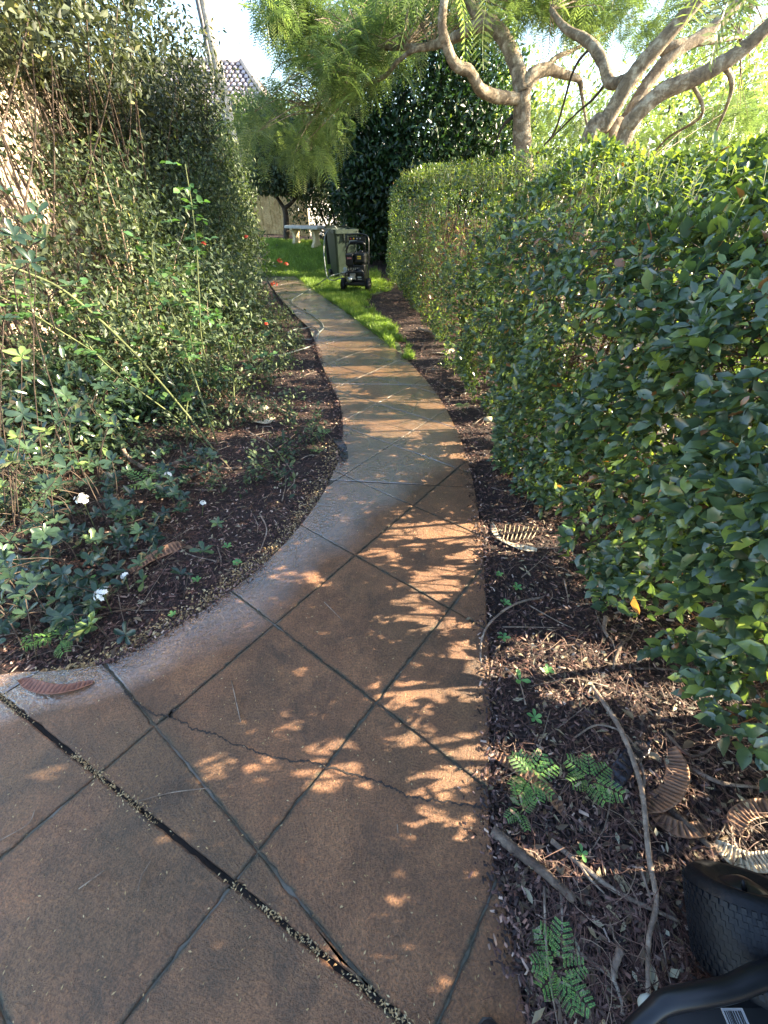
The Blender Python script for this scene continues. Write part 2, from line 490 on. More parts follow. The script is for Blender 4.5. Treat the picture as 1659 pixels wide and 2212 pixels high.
M['redlabel'] = simple('red_label', (.35, .05, .04), .5, 0, .05)
M['blacklabel'] = simple('black_print', (.02, .02, .02), .5)
M['whitelabel'] = simple('white_label', (.35, .35, .36), .5)
M['hose'] = simple('grey_hose', (.18, .20, .19), .4, 0, .1)
M['crack'] = simple('crack_dirt', (.022, .016, .012), .7, 0, .6, 60, .6)
M['stone'] = simple('pale_stone', (.42, .38, .26), .8, 0, .3, 30, .4)
M['shoe'] = simple('black_shoe_leather', (.014, .015, .019), .45)
M['sole'] = simple('shoe_sole', (.03, .03, .032), .7)
M['blue'] = simple('blue_plastic', (.04, .15, .7), .4, 0, .05)

# ------------------------------------------------------------------ where sunlight comes through gaps in the foliage (ground map)
SPOTS = []   # x, y, rx, ry on the ground
def spot(u, v, ru, rv, h=.02):
    a = G(u, v, h); b = G(u + ru, v, h); c1 = G(u, v - rv, h); c2 = G(u, v + rv, h)
    SPOTS.append((a.x, (c1.y + c2.y) / 2, abs(b.x - a.x), abs(c1.y - c2.y) / 2))
for s in [(920, 1150, 110, 14), (985, 1143, 75, 16), (1120, 1160, 110, 32), (1210, 1150, 40, 22), (860, 1165, 50, 6), (990, 1172, 60, 8), (880, 1188, 45, 6),
          (805, 1195, 45, 5), (830, 1213, 40, 6), (1000, 1210, 45, 7), (950, 1235, 70, 7), (1010, 1190, 40, 6), (895, 1255, 40, 6), (975, 1262, 40, 5),
          (905, 1283, 62, 14), (958, 1278, 34, 12), (870, 1305, 30, 5), (925, 1330, 45, 9), (870, 1340, 40, 8), (910, 1362, 50, 11), (1000, 1350, 25, 8),
          (620, 1242, 60, 5), (660, 1252, 40, 8), (590, 1190, 30, 4),
          (1000, 1410, 60, 18), (1030, 1450, 30, 28), (1010, 1480, 45, 14), (940, 1425, 50, 8),
          (1180, 1400, 100, 24), (1290, 1420, 80, 25), (1150, 1440, 90, 20), (1300, 1470, 110, 24), (1420, 1500, 110, 26), (1230, 1500, 90, 18), (1500, 1530, 80, 22),
          (640, 1460, 26, 8), (810, 1500, 40, 12), (900, 1490, 60, 10), (820, 1520, 25, 8), (880, 1530, 45, 8), (970, 1500, 50, 10),
          (635, 1558, 28, 14), (590, 1570, 20, 10), (440, 1650, 30, 11), (520, 1680, 32, 10), (450, 1675, 26, 9),
          (700, 1620, 60, 11), (660, 1650, 55, 12), (740, 1665, 50, 12), (750, 1692, 60, 12), (690, 1700, 50, 8), (880, 1580, 40, 8), (1000, 1590, 40, 7),
          (940, 1630, 52, 16), (895, 1620, 28, 14), (925, 1665, 58, 15), (935, 1700, 64, 16), (1010, 1690, 40, 13), (1030, 1640, 30, 12),
          (955, 1755, 42, 8), (905, 1785, 38, 7), (975, 1790, 36, 8), (795, 1832, 16, 7), (1010, 1810, 25, 7), (850, 1965, 26, 7),
          (672, 2078, 46, 24), (740, 2060, 20, 10), (980, 2135, 24, 12), (120, 1665, 34, 10), (60, 1700, 30, 9), (350, 1820, 14, 6),
          (1200, 1880, 90, 26), (1290, 1895, 80, 22), (1400, 1905, 90, 18), (1150, 1830, 60, 18), (1520, 1900, 60, 22), (1620, 1840, 70, 40), (1600, 1770, 60, 30),
          (1450, 1720, 40, 30), (1110, 1680, 60, 40), (1100, 1620, 50, 16), (1420, 1640, 40, 26),
          (470, 1020, 60, 18), (590, 890, 55, 12), (560, 870, 40, 10), (640, 800, 60, 10), (350, 860, 80, 12), (470, 800, 90, 14), (410, 770, 90, 14),
          (1000, 990, 60, 5), (1060, 975, 60, 7), (1080, 915, 60, 8)]:
    spot(*s)
SPA = np.array(SPOTS)
def litmap(x, y):
    """True where the ground point is reached by the sun"""
    x = np.asarray(x, float); y = np.asarray(y, float)
    P = np.stack([x * .9, y * 3.2, x * 0], 1)
    n = vnoise(P, 2.2, 21) * .6 + vnoise(P, 5.0, 22) * .4
    hit = np.zeros(len(x), bool)
    wob = 1 + (vnoise(np.stack([x, y * 2, x * 0], 1), 14, 5) - .5) * .7
    for (sx, sy, rx, ry) in SPA:
        hit |= ((x - sx) / (rx + .022)) ** 2 + ((y - sy) / (ry + .020)) ** 2 < wob
    th = np.interp(y, [2.5, 3.0, 4.0, 5.2, 6.8, 7.4, 9, 12], [1.0, .53, .50, .46, .48, .75, .7, .6])
    hit |= (n > th) & (x > -1.35) & (y > 2.62)
    far = x < -1.35
    thl = np.interp(y, [1.5, 2.6, 3.5, 5, 9, 12], [.72, .60, .46, .42, .44, .40])
    hit |= far & (n > thl)
    return hit
COT = math.cos(SUN_EL) / math.sin(SUN_EL)
def keep_shade(P, margin=0):
    """foliage to keep: everything whose shadow does not land where the photo's ground is lit"""
    gx = P[:, 0] - math.cos(SUN_AZ) * COT * (P[:, 2] - .02)
    gy = P[:, 1] - math.sin(SUN_AZ) * COT * (P[:, 2] - .02)
    return ~litmap(gx, gy)

# ================================================================== SETTING
# terrain
xs = np.concatenate([np.linspace(-60, -6, 20)[:-1], np.linspace(-6, 4, 161), np.linspace(4, 60, 20)[1:]])
ys = np.concatenate([np.linspace(-8, -1, 8)[:-1], np.linspace(-1, 9, 161), np.linspace(9, 20, 45)[1:], np.linspace(20, 120, 20)[1:]])
XX, YY = np.meshgrid(xs, ys)
ZZ = terrain(XX.ravel(), YY.ravel())
V = np.stack([XX.ravel(), YY.ravel(), ZZ], 1)
nx = len(xs)
F = []
for j in range(len(ys) - 1):
    for i in range(nx - 1):
        a = j * nx + i
        F.append((a, a + 1, a + nx + 1, a + nx))
ground = link('ground', mesh_py('ground', V, F, True), None, M['soil'])
tag(ground, 'dark reddish brown mulch and soil of the garden beds', kind='structure')

# path outline (metres)
LEFT = [(-1.62, .886), (-1.50, .915), (-1.19, .945), (-1.056, 1.03), (-.88, 1.194), (-.721, 1.393), (-.583, 1.628), (-.474, 1.91), (-.396, 2.2), (-.335, 2.618),
        (-.335, 2.984), (-.41, 3.635), (-.575, 4.239), (-.78, 5.016), (-1.06, 6.3), (-1.45, 7.3), (-2.12, 9.1), (-2.9, 11.4), (-3.6, 13.0)]
RIGHT = [(.335, -1.2), (.332, .149), (.318, .286), (.33, .453), (.412, .837), (.514, 1.456), (.585, 2.049), (.615, 2.618), (.60, 3.151), (.526, 3.859), (.368, 4.601),
         (.124, 5.494), (-.203, 6.435), (-.731, 7.869), (-1.466, 9.687), (-2.10, 11.4), (-2.8, 13.0)]
def smooth2(pts, n=4):
    return [(p.x, p.y) for p in catmull([(a, b, 0) for a, b in pts], n)]
LEFTs, RIGHTs = smooth2(LEFT), smooth2(RIGHT)
def clip(poly, a, b, c):
    """keep a*x+b*y+c >= 0"""
    out = []
    n = len(poly)
    for i in range(n):
        p, q = poly[i], poly[(i + 1) % n]
        dp = a * p[0] + b * p[1] + c; dq = a * q[0] + b * q[1] + c
        if dp >= 0: out.append(p)
        if (dp >= 0) != (dq >= 0):
            t = dp / (dp - dq)
            out.append((p[0] + (q[0] - p[0]) * t, p[1] + (q[1] - p[1]) * t))
    return out
def area(poly):
    return .5 * sum(poly[i][0] * poly[(i + 1) % len(poly)][1] - poly[(i + 1) % len(poly)][0] * poly[i][1] for i in range(len(poly)))
JM, JC = -.513, .055       # wide expansion joint y = JM x + JC
upper = RIGHTs + LEFTs[::-1]
lower = [(-4.0, 2.12), (-4.0, -2.5), (.335, -2.5)] + [p for p in RIGHTs if p[1] < .4]
PTOP = .032
jn = math.hypot(JM, 1)
regions = [(clip(upper, -JM, 1, -JC - .007 * jn), 'u'), (clip(lower, JM, -1, JC - .006 * jn), 'l')]
path = empty('path')
# groove floor: one sheet a little below the slab tops
def extr(name, poly, ztop, zbot, bev, mat, parent, tiltz=0):
    if area(poly) < 0: poly = poly[::-1]
    # drop near duplicates
    q = [poly[0]]
    for p in poly[1:]:
        if math.hypot(p[0] - q[-1][0], p[1] - q[-1][1]) > .004: q.append(p)
    if math.hypot(q[0][0] - q[-1][0], q[0][1] - q[-1][1]) < .004: q.pop()
    if len(q) < 3 or abs(area(q)) < .0004: return None
    if name == 'slab':
        q2 = []
        for i in range(len(q)):
            a, b = Vector(q[i]), Vector(q[(i + 1) % len(q)]); L_ = (b - a).length
            q2.append((a.x, a.y)); st_ = .022 if a.y < 2.4 else .06; m_ = int(L_ / st_)
            nr = Vector((-(b - a).y, (b - a).x)).normalized()
            for k_ in range(1, m_):
                c_ = a.lerp(b, k_ / m_) + nr * (random.gauss(0, .0011) + (random.uniform(.002, .006) if random.random() < .05 else 0))
                q2.append((c_.x, c_.y))
        q = q2
    n = len(q)
    def inset(d):
        o = []
        for i in range(n):
            a, b, c = Vector(q[i - 1]), Vector(q[i]), Vector(q[(i + 1) % n])
            e1 = (b - a).normalized(); e2 = (c - b).normalized()
            n1 = Vector((-e1.y, e1.x)); n2 = Vector((-e2.y, e2.x))
            m_ = (n1 + n2)
            if m_.length < .2: m_ = n1
            m_.normalize()
            o.append(b + m_ * (d / max(.5, m_.dot(n1))))
        return o
    rings = [([Vector(p) for p in q], zbot), ([Vector(p) for p in q], ztop - bev), (inset(bev * .4), ztop - bev * .35), (inset(bev * 1.3), ztop)]
    vs, fs = [], []
    for r_, z in rings:
        vs += [(p.x, p.y, z) for p in r_]
    for k in range(len(rings) - 1):
        for i in range(n):
            j = (i + 1) % n
            fs.append((k * n + i, k * n + j, (k + 1) * n + j, (k + 1) * n + i))
    fs.append(tuple(3 * n + i for i in range(n)))
    me = mesh_py(name, vs, fs)
    o = link(name, me, parent, mat)
    return o
path_base = extr('groove_floor', upper, PTOP - .009, -.06, .001, M['groove'], path)
lowc = clip(lower, JM, -1, JC)
extr('groove_floor', clip(upper, -JM, 1, -JC - .014), PTOP - .0085, -.05, .001, M['groove'], path)
extr('groove_floor', clip(lower, JM, -1, JC - .014), PTOP - .0078, -.05, .001, M['groove'], path)
bpy.data.objects.remove(path_base)
tag(path, 'wet terracotta stamped concrete garden path with diagonal grooves', kind='structure')
GW = .0030
CJ = [(-.09, 2.305)]       # cross control joints: slope, y at x=0
CJ += [(-.05, 4.15), (.25, 6.0), (.45, 8.2)]
def cells(poly, cjs):
    polys = [poly]
    for (sl, c0) in cjs:
        nxt = []
        for p in polys:
            L1 = math.hypot(sl, 1)
            nxt.append(clip(p, -sl, 1, -c0 - .0055 * L1)); nxt.append(clip(p, sl, -1, c0 - .0055 * L1))
        polys = [p for p in nxt if len(p) > 2]
    return polys
cnt = 0
for poly, tagname in regions:
    for part in cells(poly, CJ if tagname == 'u' else []):
        for k in range(-7, 26):
            c0, c1 = .056 + .71 * k, .056 + .71 * (k + 1)
            L1 = math.hypot(.777, 1)
            s1 = clip(part, .777, 1, -c0 - GW * L1)
            if len(s1) < 3: continue
            s1 = clip(s1, -.777, -1, c1 - GW * L1)
            if len(s1) < 3: continue
            for m_ in range(-4, 22):
                d0, d1 = .83 + .97 * m_, .83 + .97 * (m_ + 1)
                L2 = math.hypot(1.32, 1)
                s2 = clip(s1, -1.32, 1, -d0 - GW * L2)
                if len(s2) < 3: continue
                s2 = clip(s2, 1.32, -1, d1 - GW * L2)
                if len(s2) < 3 or abs(area(s2)) < .0015: continue
                dz = random.uniform(-.0008, .0008)
                o = extr('slab', s2, PTOP + dz, -.05, .0045, M['path'], path)
                if o: cnt += 1
# rim of the dark expansion joint floor
vs = []
for t in np.linspace(-4.0, .33, 60):
    wv = .009 + random.uniform(-.003, .003)
    y0 = JM * t + JC
    vs.append((t + .45 * wv, y0 + .9 * wv, .006 + random.uniform(-.003, .003)))
    vs.append((t - .45 * wv, y0 - .9 * wv, .006 + random.uniform(-.003, .003)))
fs = [(2 * i, 2 * i + 1, 2 * i + 3, 2 * i + 2) for i in range(59)]
link('joint_filler', mesh_py('joint_filler', vs, fs), path, M['crack'])
# the crack
def crack(pts, wd):
    P = catmull([G(u, v, PTOP) for u, v in pts], 22)
    vs = []; jx = jy = 0
    for i, p in enumerate(P):
        jx = .6 * jx + random.uniform(-.0025, .0025); jy = .75 * jy + random.uniform(-.0035, .0035)
        ww = wd * random.uniform(.35, 1.5) * (1 if 1 < i < len(P) - 2 else .3)
        vs.append((p.x + jx, p.y + jy + ww / 2, PTOP + .0022)); vs.append((p.x + jx * 1.1, p.y + jy - ww / 2, PTOP + .0022))
    fs = [(2 * i, 2 * i + 1, 2 * i + 3, 2 * i + 2) for i in range(len(P) - 1)]
    link('crack', mesh_py('crack', vs, fs), path, M['crack'])
crack([(268, 1490), (285, 1508), (305, 1525), (340, 1545), (385, 1552)], .008)
crack([(385, 1552), (420, 1575), (470, 1590), (540, 1620), (620, 1640), (700, 1655), (790, 1680), (850, 1702), (890, 1722), (960, 1730), (1045, 1742)], .0055)
crack([(372, 1548), (368, 1540), (380, 1535)], .02)

# lawn
RX = [p[0] for p in RIGHTs]; RY = [p[1] for p in RIGHTs]
def path_right(y): return np.interp(y, RY, RX)
LX = [p[0] for p in LEFTs]; LY = [p[1] for p in LEFTs]
def path_left(y): return np.interp(y, LY, LX)
lawn_y = [5.0, 5.6, 6.3, 7.2, 8.2, 8.8, 9.6, 11.0, 12.5, 13.6]
lawn_x = [.24, .22, .08, -.12, -.38, -.46, .02, .12, -.3, -1.6]
def lawn_right(y): return np.interp(y, lawn_y, lawn_x)
vs, fs = [], []
rows = np.linspace(5.0, 15.0, 60); nc = 14
for y in rows:
    a = float(path_right(min(y, 13.0))) + .01 if y < 11.6 else -4.2
    b = float(lawn_right(min(y, 13.6))) if y < 13.6 else -1.6
    b = max(b, a + .01)
    for k in range(nc):
        x = a + (b - a) * k / (nc - 1)
        vs.append((x, y, tz(x, y) + .012))
for j in range(len(rows) - 1):
    for k in range(nc - 1):
        q = j * nc + k
        fs.append((q, q + 1, q + nc + 1, q + nc))
lawn = link('lawn', mesh_py('lawn', vs, fs, True), None, M['turf'])
tag(lawn, 'patch of turf beside the far end of the path', kind='structure')
n = 110000
gy = 5.0 + 9.9 * RS.rand(n) ** .9
ga = np.where(gy < 11.6, path_right(gy) - .02, -4.0); gb = np.where(gy < 13.6, lawn_right(gy), -1.6) + .06 * RS.rand(n)
gb = gb + .10 * RS.rand(n); gb_ = gb; gx = ga + (gb - ga) * RS.rand(n)
edge = (gx > gb_ - .22) & (vnoise(np.stack([gx, gy, gx * 0], 1), 9, 9) < .62)
ok = ~edge
gx, gy = gx[ok], gy[ok]; n = len(gx)
P = np.stack([gx, gy, terrain(gx, gy) + .01], 1)
D = nrm(np.stack([RS.normal(size=n) * .45, RS.normal(size=n) * .45, np.ones(n)], 1))
T = [(-.5, 0, 0), (.5, 0, 0), (-.4, .5, .05), (.4, .5, .05), (0, 1, .35)]
S, D, N = frame(D, rdir(n))
gm = tiles('grass', T, [(0, 1, 3, 2), (2, 3, 4)], P, S, D, N, .006 + .007 * RS.rand(n), (.03 + .09 * RS.rand(n)) * (.6 + .9 * vnoise(P, 5, 19)), .09 * np.ones(n), RS.rand(n) * .6 + .4 * vnoise(P, 2, 8))
tag(link('grass', gm, None, M['grass']), 'bright green grass growing beside the path and around the bin', 'grass', kind='stuff')

# mulch: chips, fine twigs, dry leaves
def bed_points(n, near=True):
    """random points on the beds, denser near the camera"""
    out = []
    while sum(len(o) for o in out) < n:
        m_ = n * 2
        y = (RS.rand(m_) ** 1.7) * 9.5 + .0
        x = RS.rand(m_) * (2.2 + y * .95) * 2 - (2.2 + y * .95)
        x = np.clip(x, -6, 3)
        rz = 1 - 0
        onp = (x > path_left(y) - .0) & (x < path_right(y) + .0) & (y > .86)
        onp |= (x < path_right(y)) & (y < np.maximum(JM * x + JC + .0, 0)) 
        onp |= (y <= .95) & (x < path_right(y)) & (y < -.61 * x + .0 + .93 - .93) 
        inl = (y > 5.1) & (x > path_right(y)) & (x < lawn_right(y) - .08)
        near_edge = (y < .945) & (x > -1.6) & (x < path_right(y))
        ok = ~onp & ~inl & ~near_edge & (x > -4.4) & (x < 2.2)
        out.append(np.stack([x[ok], y[ok]], 1))
    o = np.concatenate(out)[:n]
    return o[:, 0], o[:, 1]
def strew(name, n, T, F, w0, w1, l0, l1, mat, label, flat=.35, zoff=.012, pts=None, rnd=None, zs=None):
    x, y = bed_points(n) if pts is None else pts
    n = len(x)
    P = np.stack([x, y, terrain(x, y) + RS.rand(n) * zoff], 1)
    a = RS.rand(n) * 6.283
    D = np.stack([np.cos(a), np.sin(a), RS.normal(size=n) * flat * .6], 1)
    U = np.stack([RS.normal(size=n) * flat, RS.normal(size=n) * flat, np.ones(n)], 1)
    S, D, N = frame(D, U)
    L = l0 + (l1 - l0) * RS.rand(n) ** 1.8
    me = tiles(name, T, F, P, S, D, N, w0 + (w1 - w0) * RS.rand(n), L, L if zs is None else np.full(n, zs), rnd, smooth=False)
    o = link(name, me, None, mat)
    tag(o, label, 'mulch', kind='stuff')
    return o
CHIP = ([(-.5, 0, 0), (.5, .1, 0), (.35, 1, .05), (-.4, .9, .08), (0, .5, .22)], [(0, 1, 4), (1, 2, 4), (2, 3, 4), (3, 0, 4)])
strew('mulch_chips', 85000, CHIP[0], CHIP[1], .003, .011, .009, .034, M['mulch'], 'dark shredded bark mulch chips covering the garden beds', .45)
NEED = ([(-.5, 0, 0), (.5, 0, 0), (-.5 + 7, .35, .06), (.5 + 7, .35, .06), (-.5 + 5, .7, .08), (.5 + 5, .7, .08), (-1, 1, .0), (0, 1, 0)],
        [(0, 1, 3, 2), (2, 3, 5, 4), (4, 5, 7, 6)])
strew('fine_twigs', 34000, NEED[0], NEED[1], .0008, .0020, .04, .14, M['needle'], 'thin reddish twigs and needles scattered over the mulch', .2, .022)
LIT = LEAF4
strew('dry_leaves', 13000, LIT[0], LIT[1], .006, .018, .014, .055, M['litter'], 'small pale dry leaves scattered over the mulch', .5, .02)
# dense pale leaf litter along the left path edge
t = RS.rand(2600); ly = .93 + 2.0 * t ** 1.7
lx = path_left(ly) - np.abs(RS.normal(size=2600)) * .055 - .01
strew('edge_litter', 0, LIT[0], LIT[1], .004, .010, .008, .024, M['petal'], 'tan petals and leaf scraps gathered along the left edge of the path', .6, .035, (lx, ly))
for side_, f_ in ((1, path_right), (-1, path_left)):
    m_ = 2600; yy_ = (.1 if side_ > 0 else .95) + 5.2 * RS.rand(m_) ** 1.4
    xx_ = f_(yy_) + side_ * (RS.normal(size=m_) * .028 + .004)
    me_pts = (xx_, yy_)
    o_ = strew('edge_chips', 0, CHIP[0], CHIP[1], .003, .009, .007, .026, M['mulch'], 'bark crumbs spilling over the edge of the path', .5, .012, me_pts)
    o_.location.z = .026
# small yellow leaflets lying on the path
def path_points(n):
    y = RS.rand(n * 3) ** 1.3 * 5.5 - .3; x = RS.rand(n * 3) * 3 - 2.2
    ok = ((x > path_left(y) + .02) & (x < path_right(y) - .02) & (y > .9)) | ((y < .9) & (x < path_right(y) - .02) & ((y > -.3)) & ((x > -1.45) | (y < JM * x + JC)))
    return x[ok][:n], y[ok][:n]
x, y = path_points(2000)
n2_ = 1900
jt = RS.rand(n2_) * 1.9 - 1.6
cl = vnoise(np.stack([jt, jt * 0, jt * 0], 1), 9, 2)
okj = RS.rand(n2_) < sstep(.3, .7, cl)
jt = jt[okj]
jx = jt + RS.normal(size=len(jt)) * .008; jy = JM * jt + JC + RS.normal(size=len(jt)) * .010
x = np.concatenate([x, jx]); y = np.concatenate([y, jy]); n = len(x)
P = np.stack([x, y, np.full(n, PTOP + .002)], 1)
P[-len(jt):, 2] = PTOP - .008 + RS.rand(len(jt)) * .014
a = RS.rand(n) * 6.283
S, D, N = frame(np.stack([np.cos(a), np.sin(a), RS.normal(size=n) * .1], 1), np.stack([RS.normal(size=n) * .2, RS.normal(size=n) * .2, np.ones(n)], 1))
L = .005 + .006 * RS.rand(n)
me = tiles('leaflets', LEAF4[0], LEAF4[1], P, S, D, N, L * .38, L, L * .8, RS.rand(n))
tag(link('path_litter', me, None, M['petal']), 'tiny yellow leaflets scattered on the path and packed in its joint', 'leaf litter', kind='stuff')
# thin dry stalks lying on the slabs
stalks = [[(300, 1730), (370, 1712), (450, 1702)], [(325, 1860), (305, 1895), (298, 1925)], [(440, 1700), (520, 1560), (500, 1470)][1:], [(0, 1815), (60, 1780), (75, 1750)],
          [(700, 1300), (740, 1340)], [(640, 1180), (636, 1225)], [(170, 1920), (225, 1880)], [(1300 * .66, 1780), (860, 1800)]]
v, f = [], []
for s in stalks:
    v, f = tube_data([G(a_, b_, PTOP + .003) for a_, b_ in s], .0016, 4, 5, 0, v, f)
tag(link('dry_stalks', mesh_py('dry_stalks', v, f, True), None, M['stick']), 'fine dry leaf stalks lying on the concrete', 'leaf litter', kind='stuff')

# ================================================================== HEDGE
HY = [-1.5, .3, .7, 1.2, 1.66, 2.43, 3.7, 5.5, 8.5, 11.6, 12.6]
HXv = [1.34, 1.18, 1.03, .96, .93, .90, .80, .67, .42, .16, .22]
def hface(y): return np.interp(y, HY, HXv)
def htop(y): return np.interp(y, [-1.5, .5, 1.5, 3, 6, 9, 12], [1.36, 1.39, 1.43, 1.56, 1.72, 1.82, 1.9])
def hbot(x_, y): return .16 + .16 * (vnoise(np.stack([y, y * 0, y * 0], 1), 2.5, 31) - .3)
HT = 1.0
def hedge_pts(n, y0, y1):
    y = y0 + (y1 - y0) * RS.rand(n)
    H = htop(y); bt = np.interp(y, [-1, .5, .9, 1.4, 2.2, 4, 9], [.28, .24, .17, .10, .05, .03, .02])
    q = RS.rand(n) * (H - bt + HT * .9 + (H - bt) * .55)
    fx = hface(y)
    P = np.zeros((n, 3)); O = np.zeros((n, 3))
    f1 = q < (H - bt)
    f2 = (~f1) & (q < H - bt + HT * .9)
    f3 = ~(f1 | f2)
    zz = bt + q
    # face bulges toward the path at mid height, shoulder rounds over
    sh = np.clip((zz - (H - .28)) / .28, 0, 1)
    under = np.clip((.45 - zz) / .45, 0, 1)
    P[f1, 0] = (fx + sh ** 2 * .26 + under ** 2 * .06)[f1]; P[f1, 2] = zz[f1]
    O[f1, 0] = -1; O[f1, 2] = (sh * 1.1 - .1)[f1]
    tt = (q - (H - bt))
    P[f2, 0] = (fx + .22 + tt)[f2]; P[f2, 2] = (H + .16 * np.sin(np.clip(tt / HT, 0, 1) * 2.6))[f2]
    O[f2, 2] = 1
    t3 = (q - (H - bt) - HT * .9) / .55
    P[f3, 0] = (fx + HT + .15)[f3]; P[f3, 2] = (bt + t3)[f3]
    O[f3, 0] = 1
    P[:, 1] = y
    O = nrm(O)
    bul = vnoise(P, 2.3, 41) * .26 + vnoise(P, 6.5, 42) * .13 - .17
    P += O * bul[:, None]
    dep = RS.exponential(.085, n)
    P -= O * dep[:, None]
    hole = vnoise(P, 6.0, 43) * .6 + vnoise(P, 15.0, 44) * .4
    keep = hole > .30 + RS.rand(n) * .08 - .05 * f2
    keep &= keep_shade(P)
    return P[keep], O[keep], dep[keep], f2[keep], f3[keep]
hedge = empty('hedge', (1.6, 5, 0))
tag(hedge, 'long clipped hedge of glossy dark green leaves along the right side of the path', 'hedge')
HM = M['hedge']
def hedge_leaves(P, O, f2, scale=1.0):
    n = len(P)
    D = nrm(O * .55 + rdir(n) * .85 + np.array([0, 0, .05]))
    U = nrm(O * .8 + np.array([0, 0, .9]) + rdir(n) * .55)
    L = (.028 + .040 * RS.rand(n) ** 1.3) * scale
    Wd = L * (.46 + .14 * RS.rand(n))
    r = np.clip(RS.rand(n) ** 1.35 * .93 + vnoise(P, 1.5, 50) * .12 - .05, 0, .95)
    r = np.where(f2 & (RS.rand(n) < .55), .70 + .24 * RS.rand(n) ** 1.6, r)  # leaves on top coloured paler, painting in their sunlit yellow-green
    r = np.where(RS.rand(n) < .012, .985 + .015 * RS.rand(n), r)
    return D, U, L, Wd, r
P, O, dep, f2, f3 = hedge_pts(125000, -1.2, 4.6)
P_near, O_near = P[~f3], O[~f3]
D, U, L, Wd, r = hedge_leaves(P, O, f2)
near = P[:, 1] < 1.9
L = np.where(near, L * 1.15, L); Wd = np.where(near, Wd * 1.15, Wd)
u_, v_, z_ = proj(P)
vis = (u_ > -20) & (u_ < 1680) & (v_ > 0) & (v_ < 2230) & (dep < .05) & (~f2) & (~f3) & (z_ > .3)
app = np.where(vis, L / z_, 0)
order = np.argsort(-app)
pick = np.zeros(len(P), bool); pick[order[:290]] = True
# individual leaves
def leaf_variants(name, mat, k=8, T=LEAF8):
    out = []
    for i in range(k):
        tv = [(x * (1 + random.uniform(-.15, .15)), y, z * random.uniform(.3, 2.2)) for x, y, z in T[0]]
        me = mesh_py(name, tv, T[1], True)
        a = me.attributes.new('rnd', 'FLOAT', 'POINT'); a.data.foreach_set('value', [(.05 + .9 * i / (k - 1)) ** 1.3] * len(tv))
        me.materials.append(mat); out.append(me)
    return out
def place_leaves(parent, P, D, U, L, Wd, r, variants):
    S, D2, N2 = frame(D, U)
    pl = parent.location
    for i in range(len(P)):
        me = variants[min(len(variants) - 1, int(r[i] * len(variants)))]
        o = bpy.data.objects.new('leaf', me); COL.objects.link(o); o.parent = parent
        m_ = Matrix(((S[i, 0] * Wd[i], D2[i, 0] * L[i], N2[i, 0] * L[i], P[i, 0] - pl.x), (S[i, 1] * Wd[i], D2[i, 1] * L[i], N2[i, 1] * L[i], P[i, 1] - pl.y),
                     (S[i, 2] * Wd[i], D2[i, 2] * L[i], N2[i, 2] * L[i], P[i, 2] - pl.z), (0, 0, 0, 1)))
        o.matrix_basis = m_
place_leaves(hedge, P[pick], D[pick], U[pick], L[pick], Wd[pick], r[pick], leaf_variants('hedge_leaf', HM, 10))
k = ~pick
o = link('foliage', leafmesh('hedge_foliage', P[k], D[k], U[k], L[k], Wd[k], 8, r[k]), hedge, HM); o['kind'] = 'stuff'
P, O, dep, f2, f3 = hedge_pts(100000, 4.6, 12.4)
D, U, L, Wd, r = hedge_leaves(P, O, f2, .95)
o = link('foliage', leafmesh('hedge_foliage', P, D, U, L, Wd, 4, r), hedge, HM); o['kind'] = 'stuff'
# fine stems carrying the outer leaves
v, f = [], []
Pn, On = P_near, O_near
for i in RS.choice(len(Pn), 1500, replace=False):
    p = Vector(Pn[i]); o_ = Vector(On[i])
    b = p - o_ * random.uniform(.10, .28) + Vector((random.uniform(-.04, .06), random.uniform(-.06, .06), random.uniform(-.02, .08)))
    v, f = tube_data([b, b.lerp(p, .5) + Vector((0, 0, random.uniform(-.01, .02))), p + o_ * .01], [.0026, .0012], 4, 2, 0, v, f)
o = link('stems', mesh_py('hedge_stems', v, f, True), hedge, M['twig_dark']); o['kind'] = 'stuff'
# hedge far end
n = 5000
P = np.stack([.3 + RS.rand(n) * 1.1, 12.4 + RS.normal(size=n) * .08, RS.rand(n) * 1.9], 1)
P[:, 2] += terrain(P[:, 0], P[:, 1]); 
Dn = rdir(n); 
o = link('foliage', leafmesh('hedge_foliage', P, Dn, rdir(n), .06 + .02 * RS.rand(n), .03 * np.ones(n), 4, RS.rand(n) * .8), hedge, HM); o['kind'] = 'stuff'
# shoots on the top with leaves painted the pale sunlit green of the hedge top
sp_, sd_, su_, sl_, sr_ = [], [], [], [], []
v, f = [], []
for i in range(620):
    y = random.uniform(-.5, 12) if i > 200 else random.uniform(1.2, 5)
    x = float(hface(y)) + random.uniform(.15, 1.15)
    z0 = float(htop(y)) + .05
    hh = random.uniform(.05, .16) * (1.5 if random.random() < .12 else 1)
    b = Vector((x, y, z0)); lean = Vector((random.uniform(-.4, .3), random.uniform(-.3, .3), 1)).normalized()
    e = b + lean * hh
    v, f = tube_data([b - lean * .1, e], [.0022, .0012], 3, 2, 0, v, f)
    for j in range(int(hh / .018)):
        p = b.lerp(e, (j + 1) / (hh / .018)); an = j * 2.4 + i
        d = Vector((math.cos(an), math.sin(an), .55))
        sp_.append(p); sd_.append(d); su_.append(Vector((0, 0, 1)) + d * -.2); sl_.append(random.uniform(.022, .045)); sr_.append(random.uniform(.74, .93))
P = np.array(sp_); L = np.array(sl_)
kp = keep_shade(P) | (RS.rand(len(P)) < .5)
o = link('pale_shoots', leafmesh('pale_shoot_leaves', P[kp], np.array(sd_)[kp], np.array(su_)[kp], L[kp], L[kp] * .42, 4, np.array(sr_)[kp]), hedge, HM); o['kind'] = 'stuff'
link('shoot_stems', mesh_py('shoot_stems', v, f, True), hedge, M['cane'])['kind'] = 'stuff'
